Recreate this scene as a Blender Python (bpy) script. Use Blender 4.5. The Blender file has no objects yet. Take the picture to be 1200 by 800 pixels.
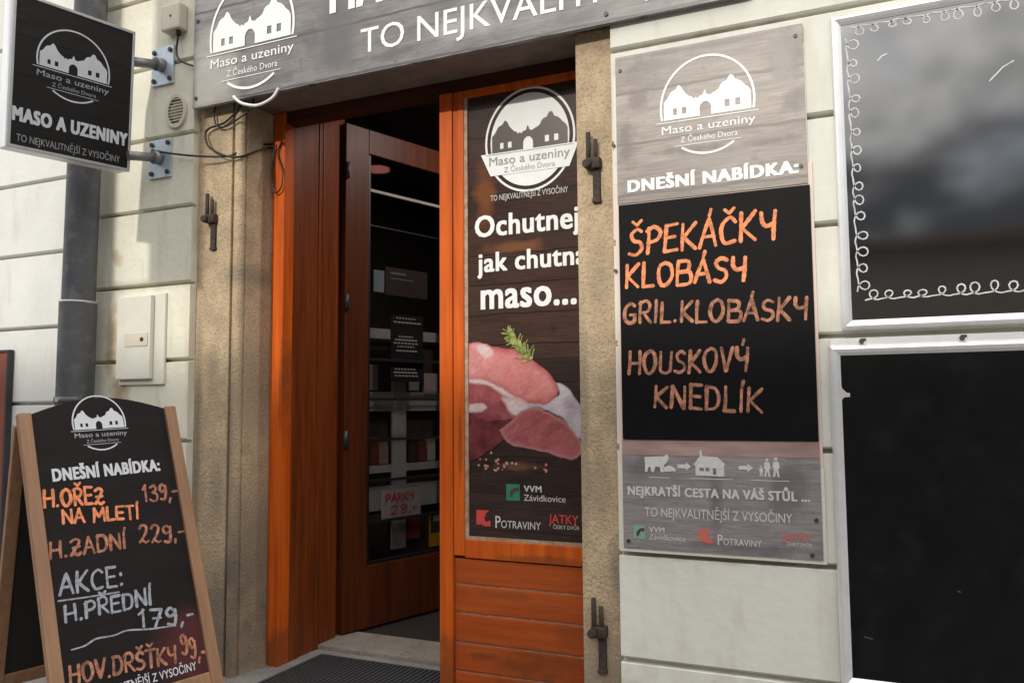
import bpy, bmesh, math, random
from mathutils import Vector, Matrix
R = math.radians
S = bpy.context.scene
COL = S.collection
random.seed(7)

# ------------------------------------------------------------------ camera, sky, sun, exposure
cd = bpy.data.cameras.new('camera')
cam = bpy.data.objects.new('camera', cd); COL.objects.link(cam)
yaw, pitch, roll = R(24.2), R(4.39), R(-0.445)
fw = Vector((-math.sin(yaw)*math.cos(pitch), math.cos(yaw)*math.cos(pitch), math.sin(pitch)))
r0 = Vector((math.cos(yaw), math.sin(yaw), 0)); u0 = r0.cross(fw)
rt = r0*math.cos(roll) + u0*math.sin(roll); up = u0*math.cos(roll) - r0*math.sin(roll)
cam.matrix_world = Matrix(((rt.x, up.x, -fw.x, 0), (rt.y, up.y, -fw.y, -3.0), (rt.z, up.z, -fw.z, 1.26), (0, 0, 0, 1)))
cd.sensor_width = 36; cd.lens = 958/1200*36; cd.clip_start = .05; cd.clip_end = 500
S.camera = cam

SUN_EL, SUN_AZ = R(24.0), R(7.0)          # sun in front of the facade, a little to the left
W = bpy.data.worlds.new('World'); S.world = W; W.use_nodes = True
nt = W.node_tree; nt.nodes.clear()
wo = nt.nodes.new('ShaderNodeOutputWorld'); bg = nt.nodes.new('ShaderNodeBackground')
sky = nt.nodes.new('ShaderNodeTexSky'); sky.sky_type = 'NISHITA'; sky.sun_disc = False
sky.sun_elevation = SUN_EL; sky.sun_rotation = R(180) + SUN_AZ
sky.air_density = 1.0; sky.dust_density = .4
tc = nt.nodes.new('ShaderNodeTexCoord')
mp = nt.nodes.new('ShaderNodeMapping'); mp.inputs['Scale'].default_value = (1, 1, 1.7); mp.inputs['Location'].default_value = (8.37, 8.71, .2)
nz = nt.nodes.new('ShaderNodeTexNoise'); nz.inputs['Scale'].default_value = 6.0; nz.inputs['Detail'].default_value = 7; nz.inputs['Roughness'].default_value = .55
cr = nt.nodes.new('ShaderNodeValToRGB'); cr.color_ramp.elements[0].position = .26; cr.color_ramp.elements[1].position = .44
mx = nt.nodes.new('ShaderNodeMix'); mx.data_type = 'RGBA'
nt.links.new(tc.outputs['Generated'], mp.inputs[0]); nt.links.new(mp.outputs[0], nz.inputs[0])
nt.links.new(nz.outputs[0], cr.inputs[0]); nt.links.new(cr.outputs[0], mx.inputs[0])
nt.links.new(sky.outputs[0], mx.inputs[6]); 
# cloud deck: heavy and grey towards the roofs, bright higher up, with broken lumps
sz = nt.nodes.new('ShaderNodeSeparateXYZ'); nt.links.new(tc.outputs['Generated'], sz.inputs[0])
n2 = nt.nodes.new('ShaderNodeTexNoise'); n2.inputs['Scale'].default_value = 9; n2.inputs['Detail'].default_value = 8; n2.inputs['Roughness'].default_value = .6; n2.inputs['Distortion'].default_value = .5
nt.links.new(mp.outputs[0], n2.inputs[0])
hz = nt.nodes.new('ShaderNodeMapRange'); hz.inputs['From Min'].default_value = .20; hz.inputs['From Max'].default_value = .43; hz.clamp = False; nt.links.new(sz.outputs['Z'], hz.inputs['Value'])
ad = nt.nodes.new('ShaderNodeMath'); ad.operation = 'MULTIPLY_ADD'; ad.inputs[1].default_value = 1.9; nt.links.new(n2.outputs[0], ad.inputs[0])
su = nt.nodes.new('ShaderNodeMath'); su.operation = 'SUBTRACT'; su.inputs[1].default_value = .95; nt.links.new(hz.outputs[0], su.inputs[0]); nt.links.new(su.outputs[0], ad.inputs[2])
cc = nt.nodes.new('ShaderNodeValToRGB'); cc.color_ramp.interpolation = 'EASE'; cc.color_ramp.elements[0].color = (.055, .058, .065, 1); cc.color_ramp.elements[1].color = (1, .985, .965, 1); cc.color_ramp.elements[1].position = .95
nt.links.new(ad.outputs[0], cc.inputs[0])
vs = nt.nodes.new('ShaderNodeVectorMath'); vs.operation = 'SCALE'; vs.inputs['Scale'].default_value = 19; nt.links.new(cc.outputs[0], vs.inputs[0]); nt.links.new(vs.outputs[0], mx.inputs[7])
nt.links.new(mx.outputs[2], bg.inputs[0]); nt.links.new(bg.outputs[0], wo.inputs[0])
bg.inputs[1].default_value = .105

sl = bpy.data.lights.new('sun', 'SUN'); sun = bpy.data.objects.new('sun', sl); COL.objects.link(sun)
sl.energy = 2.0; sl.angle = R(1.2); sl.color = (1.0, .95, .85)
ld = Vector((math.sin(SUN_AZ)*math.cos(SUN_EL), math.cos(SUN_AZ)*math.cos(SUN_EL), -math.sin(SUN_EL)))
sun.rotation_euler = ld.to_track_quat('-Z', 'Y').to_euler(); sun.location = (-3, -20, 10)
S.view_settings.view_transform = 'Standard'; S.view_settings.look = 'None'
S.view_settings.gamma = 1; S.view_settings.use_curve_mapping = False
S.view_settings.exposure = 0.12

# ------------------------------------------------------------------ materials
def mat(name, c1, c2=None, scale=6, rough=.6, bump=0, bscale=40, metal=0, stretch=(1,1,1), spec=.5, detail=6, lo=.35, hi=.65,
        speck=None, speck_scale=200, speck_amt=.5, speck_stretch=(1,1,1), emit=None, coat=0, bdist=.01):
    m = bpy.data.materials.new(name); m.use_nodes = True
    n = m.node_tree.nodes; l = m.node_tree.links; b = n['Principled BSDF']
    b.inputs['Roughness'].default_value = rough; b.inputs['Metallic'].default_value = metal
    b.inputs['Specular IOR Level'].default_value = spec
    if coat: b.inputs['Coat Weight'].default_value = coat; b.inputs['Coat Roughness'].default_value = .12
    t = n.new('ShaderNodeTexCoord'); q = n.new('ShaderNodeMapping'); q.inputs['Scale'].default_value = stretch
    l.new(t.outputs['Object'], q.inputs[0])
    if c2 is None: c2 = tuple(x*.82 for x in c1)
    z = n.new('ShaderNodeTexNoise'); z.inputs['Scale'].default_value = scale; z.inputs['Detail'].default_value = detail; z.inputs['Roughness'].default_value = .62
    l.new(q.outputs[0], z.inputs[0])
    k = n.new('ShaderNodeValToRGB'); k.color_ramp.elements[0].position = lo; k.color_ramp.elements[1].position = hi
    k.color_ramp.elements[0].color = (*c1, 1); k.color_ramp.elements[1].color = (*c2, 1)
    l.new(z.outputs[0], k.inputs[0]); out = k.outputs[0]
    if speck:
        v = n.new('ShaderNodeTexNoise'); v.inputs['Scale'].default_value = speck_scale; v.inputs['Detail'].default_value = 3
        qs = n.new('ShaderNodeMapping'); qs.inputs['Scale'].default_value = speck_stretch; l.new(t.outputs['Object'], qs.inputs[0]); l.new(qs.outputs[0], v.inputs[0])
        kk = n.new('ShaderNodeValToRGB'); kk.color_ramp.elements[0].position = .52; kk.color_ramp.elements[1].position = .66
        l.new(v.outputs[0], kk.inputs[0])
        mm = n.new('ShaderNodeMath'); mm.operation = 'MULTIPLY'; mm.inputs[1].default_value = speck_amt; l.new(kk.outputs[0], mm.inputs[0])
        x = n.new('ShaderNodeMix'); x.data_type = 'RGBA'; l.new(mm.outputs[0], x.inputs[0]); l.new(out, x.inputs[6]); x.inputs[7].default_value = (*speck, 1)
        out = x.outputs[2]
    l.new(out, b.inputs['Base Color'])
    if bump:
        z2 = n.new('ShaderNodeTexNoise'); z2.inputs['Scale'].default_value = bscale; z2.inputs['Detail'].default_value = 6
        l.new(q.outputs[0], z2.inputs[0])
        bp = n.new('ShaderNodeBump'); bp.inputs['Strength'].default_value = bump; bp.inputs['Distance'].default_value = bdist
        l.new(z2.outputs[0], bp.inputs['Height']); l.new(bp.outputs[0], b.inputs['Normal'])
    if emit:
        b.inputs['Emission Color'].default_value = (*emit[0], 1); b.inputs['Emission Strength'].default_value = emit[1]
    m['_o'] = 0
    return m

def blotch(m, centre, radii, col, amt=.8, nscale=6, base=(-1.9, 0, 0)):
    """worn, dirty or otherwise toned patch with its own noisy outline on a surface (object space)"""
    centre = [c-o for c, o in zip(centre, base)]
    n = m.node_tree.nodes; l = m.node_tree.links; b = n['Principled BSDF']
    src = b.inputs['Base Color'].links[0].from_socket
    t = n.new('ShaderNodeTexCoord'); q = n.new('ShaderNodeMapping'); q.vector_type = 'POINT'
    q.inputs['Location'].default_value = [-c/r for c, r in zip(centre, radii)]; q.inputs['Scale'].default_value = [1/r for r in radii]
    l.new(t.outputs['Object'], q.inputs[0])
    ln = n.new('ShaderNodeVectorMath'); ln.operation = 'LENGTH'; l.new(q.outputs[0], ln.inputs[0])
    z = n.new('ShaderNodeTexNoise'); z.inputs['Scale'].default_value = nscale; z.inputs['Detail'].default_value = 6; l.new(t.outputs['Object'], z.inputs[0])
    a = n.new('ShaderNodeMath'); a.operation = 'MULTIPLY_ADD'; l.new(z.outputs[0], a.inputs[0]); a.inputs[1].default_value = 1.8; l.new(ln.outputs['Value'], a.inputs[2])
    mr = n.new('ShaderNodeMapRange'); mr.inputs['From Min'].default_value = 2.0; mr.inputs['From Max'].default_value = 1.3; mr.inputs['To Max'].default_value = amt
    l.new(a.outputs[0], mr.inputs['Value'])
    x = n.new('ShaderNodeMix'); x.data_type = 'RGBA'; l.new(mr.outputs[0], x.inputs[0]); l.new(src, x.inputs[6]); x.inputs[7].default_value = (*col, 1)
    l.new(x.outputs[2], b.inputs['Base Color'])

def planks(name, c1, c2, dark, pitch, off=0, rough=.45, line=.012, grain=3, knot=.5, spec=.4):
    """printed picture of weathered horizontal boards: grain, knots and board joints"""
    m = mat(name, c1, c2, scale=grain, rough=rough, stretch=(1, 1, 5), spec=spec, detail=9, lo=.3, hi=.7)
    n = m.node_tree.nodes; l = m.node_tree.links; b = n['Principled BSDF']
    src = b.inputs['Base Color'].links[0].from_socket
    t = n.new('ShaderNodeTexCoord'); sx = n.new('ShaderNodeSeparateXYZ'); l.new(t.outputs['Object'], sx.inputs[0])
    wz = n.new('ShaderNodeTexNoise'); wz.inputs['Scale'].default_value = 7; l.new(t.outputs['Object'], wz.inputs[0])
    w = n.new('ShaderNodeMath'); w.operation = 'MULTIPLY_ADD'; w.inputs[1].default_value = .02; l.new(wz.outputs[0], w.inputs[0]); l.new(sx.outputs['Z'], w.inputs[2])
    a = n.new('ShaderNodeMath'); a.operation = 'ADD'; a.inputs[1].default_value = 50*pitch - off; l.new(w.outputs[0], a.inputs[0])
    d = n.new('ShaderNodeMath'); d.operation = 'MODULO'; d.inputs[1].default_value = pitch; l.new(a.outputs[0], d.inputs[0])
    c = n.new('ShaderNodeMath'); c.operation = 'LESS_THAN'; c.inputs[1].default_value = line; l.new(d.outputs[0], c.inputs[0])
    fl = n.new('ShaderNodeMath'); fl.operation = 'SUBTRACT'; l.new(a.outputs[0], fl.inputs[0]); l.new(d.outputs[0], fl.inputs[1])
    wn = n.new('ShaderNodeTexWhiteNoise'); wn.noise_dimensions = '1D'; l.new(fl.outputs[0], wn.inputs['W'])
    br = n.new('ShaderNodeMath'); br.operation = 'MULTIPLY_ADD'; br.inputs[1].default_value = .35; br.inputs[2].default_value = .82; l.new(wn.outputs['Value'], br.inputs[0])
    vm = n.new('ShaderNodeVectorMath'); vm.operation = 'SCALE'; l.new(src, vm.inputs[0]); l.new(br.outputs[0], vm.inputs['Scale'])
    fq = n.new('ShaderNodeMapping'); fq.inputs['Scale'].default_value = (1.6, 1, 26); l.new(t.outputs['Object'], fq.inputs[0])
    fg = n.new('ShaderNodeTexNoise'); fg.inputs['Scale'].default_value = 5; fg.inputs['Detail'].default_value = 8; fg.inputs['Roughness'].default_value = .7; fg.inputs['Distortion'].default_value = .6; l.new(fq.outputs[0], fg.inputs[0])
    fm = n.new('ShaderNodeMapRange'); fm.inputs['From Min'].default_value = .3; fm.inputs['From Max'].default_value = .7; fm.inputs['To Min'].default_value = .58; fm.inputs['To Max'].default_value = 1.22; l.new(fg.outputs[0], fm.inputs['Value'])
    vg = n.new('ShaderNodeVectorMath'); vg.operation = 'SCALE'; l.new(vm.outputs[0], vg.inputs[0]); l.new(fm.outputs[0], vg.inputs['Scale']); vm = vg
    k = n.new('ShaderNodeTexNoise'); k.inputs['Scale'].default_value = 14; k.inputs['Detail'].default_value = 8; k.inputs['Roughness'].default_value = .7; l.new(t.outputs['Object'], k.inputs[0])
    kr = n.new('ShaderNodeValToRGB'); kr.color_ramp.elements[0].position = .58; kr.color_ramp.elements[1].position = .72; kr.color_ramp.elements[1].color = (knot, knot, knot, 1)
    l.new(k.outputs[0], kr.inputs[0])
    mxx = n.new('ShaderNodeMath'); mxx.operation = 'MAXIMUM'; 
    ls = n.new('ShaderNodeMath'); ls.operation = 'MULTIPLY'; ls.inputs[1].default_value = .75; l.new(c.outputs[0], ls.inputs[0])
    l.new(ls.outputs[0], mxx.inputs[0]); l.new(kr.outputs[0], mxx.inputs[1])
    x = n.new('ShaderNodeMix'); x.data_type = 'RGBA'; l.new(mxx.outputs[0], x.inputs[0]); l.new(vm.outputs[0], x.inputs[6]); x.inputs[7].default_value = (*dark, 1)
    l.new(x.outputs[2], b.inputs['Base Color'])
    return m

M = {}
M['plaster'] = mat('cream_plaster', (.68, .67, .61), (.62, .61, .55), scale=2.6, rough=.75, bump=.25, bscale=22, speck=(.47, .43, .35), speck_scale=3.2, speck_amt=.30, speck_stretch=(3, 3, .7))
for _c, _r in (((-.55, 0, .705), (.45, .5, .018)), ((-.35, 0, .20), (.25, .5, .10)), ((-.86, 0, .08), (.12, .5, .22)), ((-.21, 0, 1.49), (.06, .5, .02)), ((-.6, 0, 2.632), (.5, .5, .012))):
    blotch(M['plaster'], _c, _r, (.36, .31, .24), .55, 14)
M['plaster_left'] = mat('cream_plaster_dirty', (.74, .72, .60), (.66, .63, .52), scale=2.5, rough=.75, bump=.3, bscale=30, speck=(.46, .39, .27), speck_scale=3.5, speck_amt=.32, speck_stretch=(3, 3, .7))
blotch(M['plaster_left'], (-3.62, 0, 1.60), (.05, .5, .22), (.30, .20, .10), .8, 9)
blotch(M['plaster_left'], (-3.60, 0, 2.03), (.05, .5, .05), (.36, .26, .12), .6, 20)
blotch(M['plaster_left'], (-3.55, 0, 1.36), (.07, .5, .10), (.30, .20, .10), .7, 9)
M['plaster_far'] = mat('white_plaster', (.70, .70, .67), (.60, .60, .57), scale=1.6, rough=.75, bump=.2, bscale=25, speck=(.47, .45, .40), speck_scale=2.6, speck_amt=.35, speck_stretch=(3, 3, .7))
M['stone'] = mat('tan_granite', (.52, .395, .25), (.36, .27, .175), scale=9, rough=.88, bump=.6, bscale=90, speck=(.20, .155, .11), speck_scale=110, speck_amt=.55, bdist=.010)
for _c, _r, _a in (((-2.95, 0, .18), (.28, .6, .40), .8), ((-1.0, 0, .12), (.2, .6, .30), .6), ((-2.84, .1, 1.9), (.08, .6, .07), .6), ((-3.06, .04, 1.0), (.03, .5, .7), .6), ((-2.85, .1, 1.1), (.03, .5, .6), .5),
                   ((-1.0, 0, .95), (.05, .5, .14), .45), ((-.94, 0, .62), (.03, .5, .12), .5), ((-2.97, 0, 1.45), (.05, .5, .10), .4), ((-2.82, .2, .55), (.05, .4, .35), .6), ((-2.98, .04, 2.55), (.07, .4, .12), .35), ((-2.93, .04, .85), (.06, .4, .2), .4), ((-.99, .04, 1.75), (.05, .4, .2), .3), ((-1.06, .04, 1.2), (.025, .4, .5), .45), ((-2.82, .25, 1.35), (.05, .3, .25), .4)):
    blotch(M['stone'], _c, _r, (.15, .125, .10), _a, 9)
M['step'] = mat('worn_step_stone', (.30, .27, .23), (.20, .18, .155), scale=5, rough=.8, bump=.5, bscale=60, speck=(.12, .1, .09), speck_scale=80)
M['paving'] = mat('pavement_stone', (.26, .25, .235), (.19, .18, .17), scale=4, rough=.85, bump=.5, bscale=60, speck=(.10, .1, .09), speck_scale=120)
M['asphalt'] = mat('asphalt', (.055, .055, .055), (.04, .04, .04), scale=20, rough=.9, bump=.4, bscale=150)
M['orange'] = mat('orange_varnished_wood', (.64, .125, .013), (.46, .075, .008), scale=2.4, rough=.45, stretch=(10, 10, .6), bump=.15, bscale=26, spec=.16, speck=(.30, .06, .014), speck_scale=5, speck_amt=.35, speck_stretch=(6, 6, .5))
for _c, _r in (((-2.76, .25, .05), (.10, .5, .16)), ((-1.79, .25, .06), (.09, .5, .20)), ((-1.35, .25, .60), (.28, .5, .02)), ((-1.72, .25, 1.1), (.012, .5, .25)), ((-2.73, .25, 1.4), (.012, .5, .3))):
    blotch(M['orange'], _c, _r, (.13, .05, .02), .6, 14)
M['orange_plank'] = mat('orange_varnished_plank', (.42, .085, .016), (.32, .058, .011), scale=2.6, rough=.5, stretch=(.7, 9, 10), bump=.15, bscale=20, spec=.2, speck=(.22, .06, .02), speck_scale=5, speck_amt=.4, speck_stretch=(.7, 5, 6))
for _c, _r, _k in (((-1.35, 0, .15), (.30, .6, .10), (.13, .04, .012)), ((-1.62, 0, .17), (.06, .6, .03), (.08, .03, .012)), ((-1.2, 0, .30), (.10, .6, .06), (.17, .05, .014)), ((-1.5, 0, .44), (.2, .6, .018), (.20, .06, .02)), ((-1.4, 0, .02), (.5, .6, .06), (.10, .04, .02))):
    blotch(M['orange_plank'], _c, _r, _k, .65, 12)
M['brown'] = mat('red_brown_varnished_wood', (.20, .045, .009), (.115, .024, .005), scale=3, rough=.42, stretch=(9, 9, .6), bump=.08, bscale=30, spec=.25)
M['door_brown'] = mat('dark_door_varnish', (.10, .025, .007), (.058, .014, .005), scale=3, rough=.45, stretch=(9, 9, .6), spec=.2)
M['brown_shaded'] = mat('shaded_brown_varnish', (.075, .020, .010), (.045, .013, .007), scale=3, rough=.5, stretch=(1, 9, 9), spec=.2)  # header brown, darkened for the shade under the fascia
M['paint_worn'] = mat('worn_white_bead', (.42, .34, .26), (.30, .16, .08), scale=30, rough=.7)
M['gap'] = mat('dark_gap', (.02, .01, .006), rough=.9)
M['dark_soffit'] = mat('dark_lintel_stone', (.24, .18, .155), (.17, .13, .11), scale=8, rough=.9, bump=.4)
M['fascia'] = planks('fascia_board_print', (.27, .25, .245), (.13, .12, .122), (.045, .042, .044), .236, off=.01, rough=.4, knot=.65, grain=3.4)
for _c, _r in (((-1.65, 0, 3.02), (.12, .6, .10)), ((-2.35, 0, 2.95), (.06, .6, .10)), ((-1.1, 0, 2.95), (.05, .6, .16)), ((-2.55, 0, 2.80), (.12, .6, .03)), ((-1.9, 0, 2.80), (.16, .6, .025)), ((-1.3, 0, 2.92), (.10, .6, .04)), ((-1.05, 0, 2.79), (.12, .6, .025)), ((-3.06, 0, 2.9), (.03, .6, .15))):
    blotch(M['fascia'], _c, _r, (.085, .08, .085), .6, 14, (-2.0, -.03, 2.74))
blotch(M['fascia'], (-2.20, 0, 2.98), (.13, .6, .26), (.10, .095, .105), .85, 5, (-2.0, -.03, 2.74))  # darker band between the logo and the lettering
blotch(M['fascia'], (-2.95, 0, 2.85), (.20, .6, .28), (.46, .44, .41), .6, 4, (-2.0, -.03, 2.74))  # paler area around the fascia logo
blotch(M['fascia'], (-1.55, 0, 2.85), (.20, .6, .06), (.40, .38, .37), .55, 7, (-2.0, -.03, 2.74))
M['menu_wood'] = planks('grey_board_print', (.35, .295, .26), (.20, .17, .152), (.12, .10, .09), .20, off=.055, rough=.4, knot=.62)
for _c, _r in (((-.78, 0, 2.545), (.09, .5, .03)), ((-.80, 0, 2.42), (.05, .5, .05)), ((-.26, 0, 2.50), (.07, .5, .10)), ((-.24, 0, 2.33), (.05, .5, .06)), ((-.62, 0, 2.20), (.16, .5, .018)), ((-.33, 0, 2.19), (.12, .5, .02)), ((-.85, 0, 2.25), (.04, .5, .10)), ((-.55, 0, 2.585), (.35, .5, .014))):
    blotch(M['menu_wood'], _c, _r, (.12, .105, .10), .75, 22, (-.545, 0, .60))
blotch(M['menu_wood'], (-.72, 0, 2.54), (.10, .5, .03), (.17, .15, .14), .8, 18, (-.545, 0, .60))
blotch(M['menu_wood'], (-.27, 0, 2.48), (.06, .5, .12), (.22, .195, .185), .8, 12, (-.545, 0, .60))
blotch(M['menu_wood'], (-.5, 0, 2.15), (.35, .5, .03), (.24, .21, .20), .6, 14, (-.545, 0, .60))
M['menu_low'] = planks('dark_grey_board_print', (.30, .27, .27), (.20, .18, .185), (.10, .09, .09), .9, off=.5, rough=.35, knot=.35)
for _c, _r in (((-.80, 0, 1.03), (.10, .5, .05)), ((-.30, 0, .95), (.08, .5, .12)), ((-.55, 0, .90), (.03, .5, .15)), ((-.45, 0, .75), (.25, .5, .03))):
    blotch(M['menu_low'], _c, _r, (.10, .09, .10), .6, 16, (-.545, 0, .60))
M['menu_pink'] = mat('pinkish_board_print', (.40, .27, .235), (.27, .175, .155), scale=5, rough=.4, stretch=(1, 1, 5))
M['pinkback'] = mat('pink_halo_backing', (.70, .52, .46), (.66, .54, .48), scale=4, rough=.5)  # pink halo around the writing panel put into the backing colour
M['whiteback'] = mat('cream_backing', (.68, .64, .57), (.60, .56, .50), scale=5, rough=.5)
M['film_wood'] = planks('brown_board_print', (.075, .040, .031), (.040, .024, .020), (.015, .011, .010), .135, off=.04, rough=.2, line=.007, knot=.55, spec=.25)
M['film_low'] = planks('dark_brown_board_print', (.055, .034, .029), (.032, .021, .019), (.02, .014, .012), .16, off=.04, rough=.2, line=.006, knot=.5, spec=.25)
blotch(M['film_wood'], (-1.60, .25, 2.22), (.055, .6, .16), (.20, .07, .022), .75, 9, (-1.38, .27, .68))
blotch(M['film_wood'], (-1.44, .25, 1.955), (.16, .6, .03), (.20, .08, .035), .75, 12, (-1.38, .27, .68))
blotch(M['film_low'], (-1.45, .25, .99), (.12, .6, .022), (.16, .075, .045), .7, 12, (-1.38, .27, .68))
M['white_print'] = mat('white_print', (.80, .80, .79), (.74, .74, .73), rough=.45)
M['white_faded'] = mat('white_print_faded', (.60, .58, .57), (.50, .48, .47), scale=60, rough=.5)
M['dark_print'] = mat('dark_print', (.075, .05, .045), rough=.3)
M['grey_print'] = mat('grey_print', (.30, .28, .28), rough=.4)
M['red_print'] = mat('red_print', (.62, .06, .05), (.50, .05, .04), rough=.4)
M['pale_red'] = mat('faded_red_print', (.62, .11, .075), (.52, .13, .10), scale=30, rough=.4)
M['green_print'] = mat('green_print', (.02, .17, .085), (.03, .22, .11), rough=.4)
M['pale_green'] = mat('faded_green_print', (.16, .30, .22), (.22, .36, .28), rough=.4)
M['black_foil'] = mat('black_writing_panel', (.0055, .005, .006), (.008, .0075, .008), scale=3, rough=.5, spec=.07)
M['gloss_black'] = mat('glossy_black_board', (.008, .0085, .010), (.012, .0125, .0135), scale=4, rough=.4, spec=.0, coat=1)
M['gloss_black'].node_tree.nodes['Principled BSDF'].inputs['Coat IOR'].default_value = 2.7
M['gloss_black'].node_tree.nodes['Principled BSDF'].inputs['Coat Roughness'].default_value = .06
M['gloss_black_low'] = mat('black_board', (.006, .006, .0063), (.009, .009, .009), scale=6, rough=.35, spec=.10, speck=(.03, .03, .03), speck_scale=9, speck_amt=.12)
M['alu'] = mat('silver_frame', (.80, .80, .81), (.74, .74, .75), scale=20, rough=.34, metal=.55)
M['chalk_white'] = mat('white_chalk', (.58, .58, .59), (.26, .26, .27), scale=50, rough=.9, lo=.45, hi=.75)
M['faint_chalk'] = mat('faint_chalk', (.11, .11, .11), (.05, .05, .05), scale=60, rough=.9)
M['chalk_blue'] = mat('pale_chalk', (.36, .39, .44), (.13, .14, .16), scale=60, rough=.9, lo=.4, hi=.75)
M['chalk_orange'] = mat('orange_chalk', (.88, .30, .13), (.34, .12, .06), scale=38, rough=.9, lo=.42, hi=.72)
M['chalk_dim'] = mat('dull_orange_chalk', (.52, .22, .13), (.13, .06, .04), scale=38, rough=.9, lo=.38, hi=.66)
M['pine'] = mat('pine_frame_wood', (.31, .165, .085), (.22, .112, .058), scale=4, rough=.5, stretch=(8, 8, .8), bump=.1)
M['aframe_black'] = mat('black_printed_panel', (.010, .008, .0085), (.016, .012, .012), scale=3, rough=.5, stretch=(1, 1, 5), spec=.12)
blotch(M['aframe_black'], (.50, 0, .34), (.14, .5, .18), (.085, .024, .026), .8, 5, (0, 0, 0))
M['inner_black'] = mat('matt_black', (.010, .009, .009), rough=.7)
M['sign_face'] = planks('sign_face_print', (.020, .018, .018), (.011, .0105, .011), (.006, .006, .006), .17, rough=.35, knot=.3, spec=.2)
M['sign_text'] = mat('pale_grey_print', (.62, .64, .68), (.55, .57, .60), rough=.4)
M['sign_dim'] = mat('dim_grey_print', (.33, .34, .36), (.28, .29, .31), rough=.4)
M['sign_frame'] = mat('grey_aluminium', (.48, .49, .50), (.42, .43, .44), scale=20, rough=.4, metal=.6)
M['sign_end'] = mat('pale_aluminium', (.75, .77, .80), (.68, .70, .73), rough=.4, metal=.2)
M['galv'] = mat('galvanised_steel', (.52, .60, .68), (.44, .51, .58), scale=40, rough=.4, metal=.5)
M['arm'] = mat('grey_steel', (.27, .27, .27), (.22, .22, .22), rough=.45, metal=.5)
M['bolt'] = mat('dark_bolt', (.06, .06, .065), rough=.5, metal=.5)
M['iron'] = mat('rusty_black_iron', (.035, .027, .024), (.07, .045, .033), scale=40, rough=.75, bump=.6, bscale=70, metal=.3)
M['zinc'] = mat('weathered_zinc', (.115, .115, .125), (.07, .07, .08), scale=5, rough=.55, metal=.3, speck=(.20, .20, .21), speck_scale=14, speck_amt=.4, stretch=(1, 1, .5))
M['vent'] = mat('cream_plastic', (.62, .57, .46), (.55, .50, .40), rough=.5)
M['ventdark'] = mat('vent_shadow_gap', (.08, .065, .05), rough=.8)
M['box'] = mat('white_plastic', (.68, .66, .58), (.62, .60, .52), scale=9, rough=.45)
M['cable'] = mat('black_cable', (.014, .013, .013), rough=.5)
M['arc'] = mat('white_acrylic', (.78, .78, .77), rough=.4)
M['rubber'] = mat('black_rubber', (.022, .023, .025), (.035, .035, .037), scale=60, rough=.8)
M['red_paint'] = mat('red_brown_paint', (.22, .055, .035), (.17, .045, .03), scale=8, rough=.55)
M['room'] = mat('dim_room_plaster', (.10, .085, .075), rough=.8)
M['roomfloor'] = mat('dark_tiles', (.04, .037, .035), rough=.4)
M['rack'] = mat('white_shelf_metal', (.50, .48, .46), (.40, .38, .37), scale=12, rough=.5)
M['rackdark'] = mat('dark_stock', (.035, .027, .025), (.06, .038, .034), scale=12, rough=.6)
M['paper'] = mat('pinkish_paper', (.48, .42, .40), (.42, .36, .345), rough=.8)
M['yellow'] = mat('yellow_sticker', (.62, .30, .02), rough=.5)
M['blue'] = mat('pale_blue_sheet', (.22, .30, .36), (.32, .35, .36), scale=20, rough=.6)
M['lamp'] = mat('warm_lamp', (.8, .5, .45), rough=.4, emit=((1, .34, .28), 7))
M['blackbar'] = mat('black_bar', (.008, .008, .008), rough=.5)
M['lit_edge'] = mat('lit_bar_grey', (.30, .28, .25), rough=.5)  # light on the upper glazing bar put into its colour
M['opp'] = mat('ochre_render', (.20, .175, .14), (.16, .14, .11), scale=3, rough=.85)
M['roof'] = mat('roof_tiles', (.16, .075, .05), (.12, .06, .04), scale=8, rough=.8)
M['window'] = mat('window_glass', (.02, .022, .025), rough=.08)
M['pork'] = mat('printed_pork', (.56, .15, .155), (.40, .085, .09), scale=16, rough=.18, lo=.3, hi=.7, speck=(.66, .34, .33), speck_scale=40, speck_amt=.45)
M['pork_light'] = mat('printed_pork_light', (.60, .27, .27), (.52, .17, .18), scale=18, rough=.18, speck=(.72, .52, .50), speck_scale=35, speck_amt=.6)
M['pork_dark'] = mat('printed_pork_dark', (.21, .042, .048), (.12, .022, .027), scale=14, rough=.18, speck=(.34, .11, .11), speck_scale=40, speck_amt=.4)
M['pork_cut'] = mat('printed_loin', (.37, .105, .11), (.30, .075, .08), scale=18, rough=.18, speck=(.46, .19, .18), speck_scale=60, speck_amt=.4)
M['fat'] = mat('printed_fat', (.64, .52, .54), (.60, .42, .44), scale=16, rough=.18)
M['fat_blue'] = mat('printed_fat_cool', (.43, .36, .42), (.36, .28, .33), scale=14, rough=.18)
M['herb'] = mat('printed_herb', (.40, .40, .14), (.11, .15, .03), scale=55, rough=.2)
M['pepper'] = mat('printed_pepper', (.42, .03, .03), (.5, .38, .3), scale=60, rough=.2)
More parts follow.
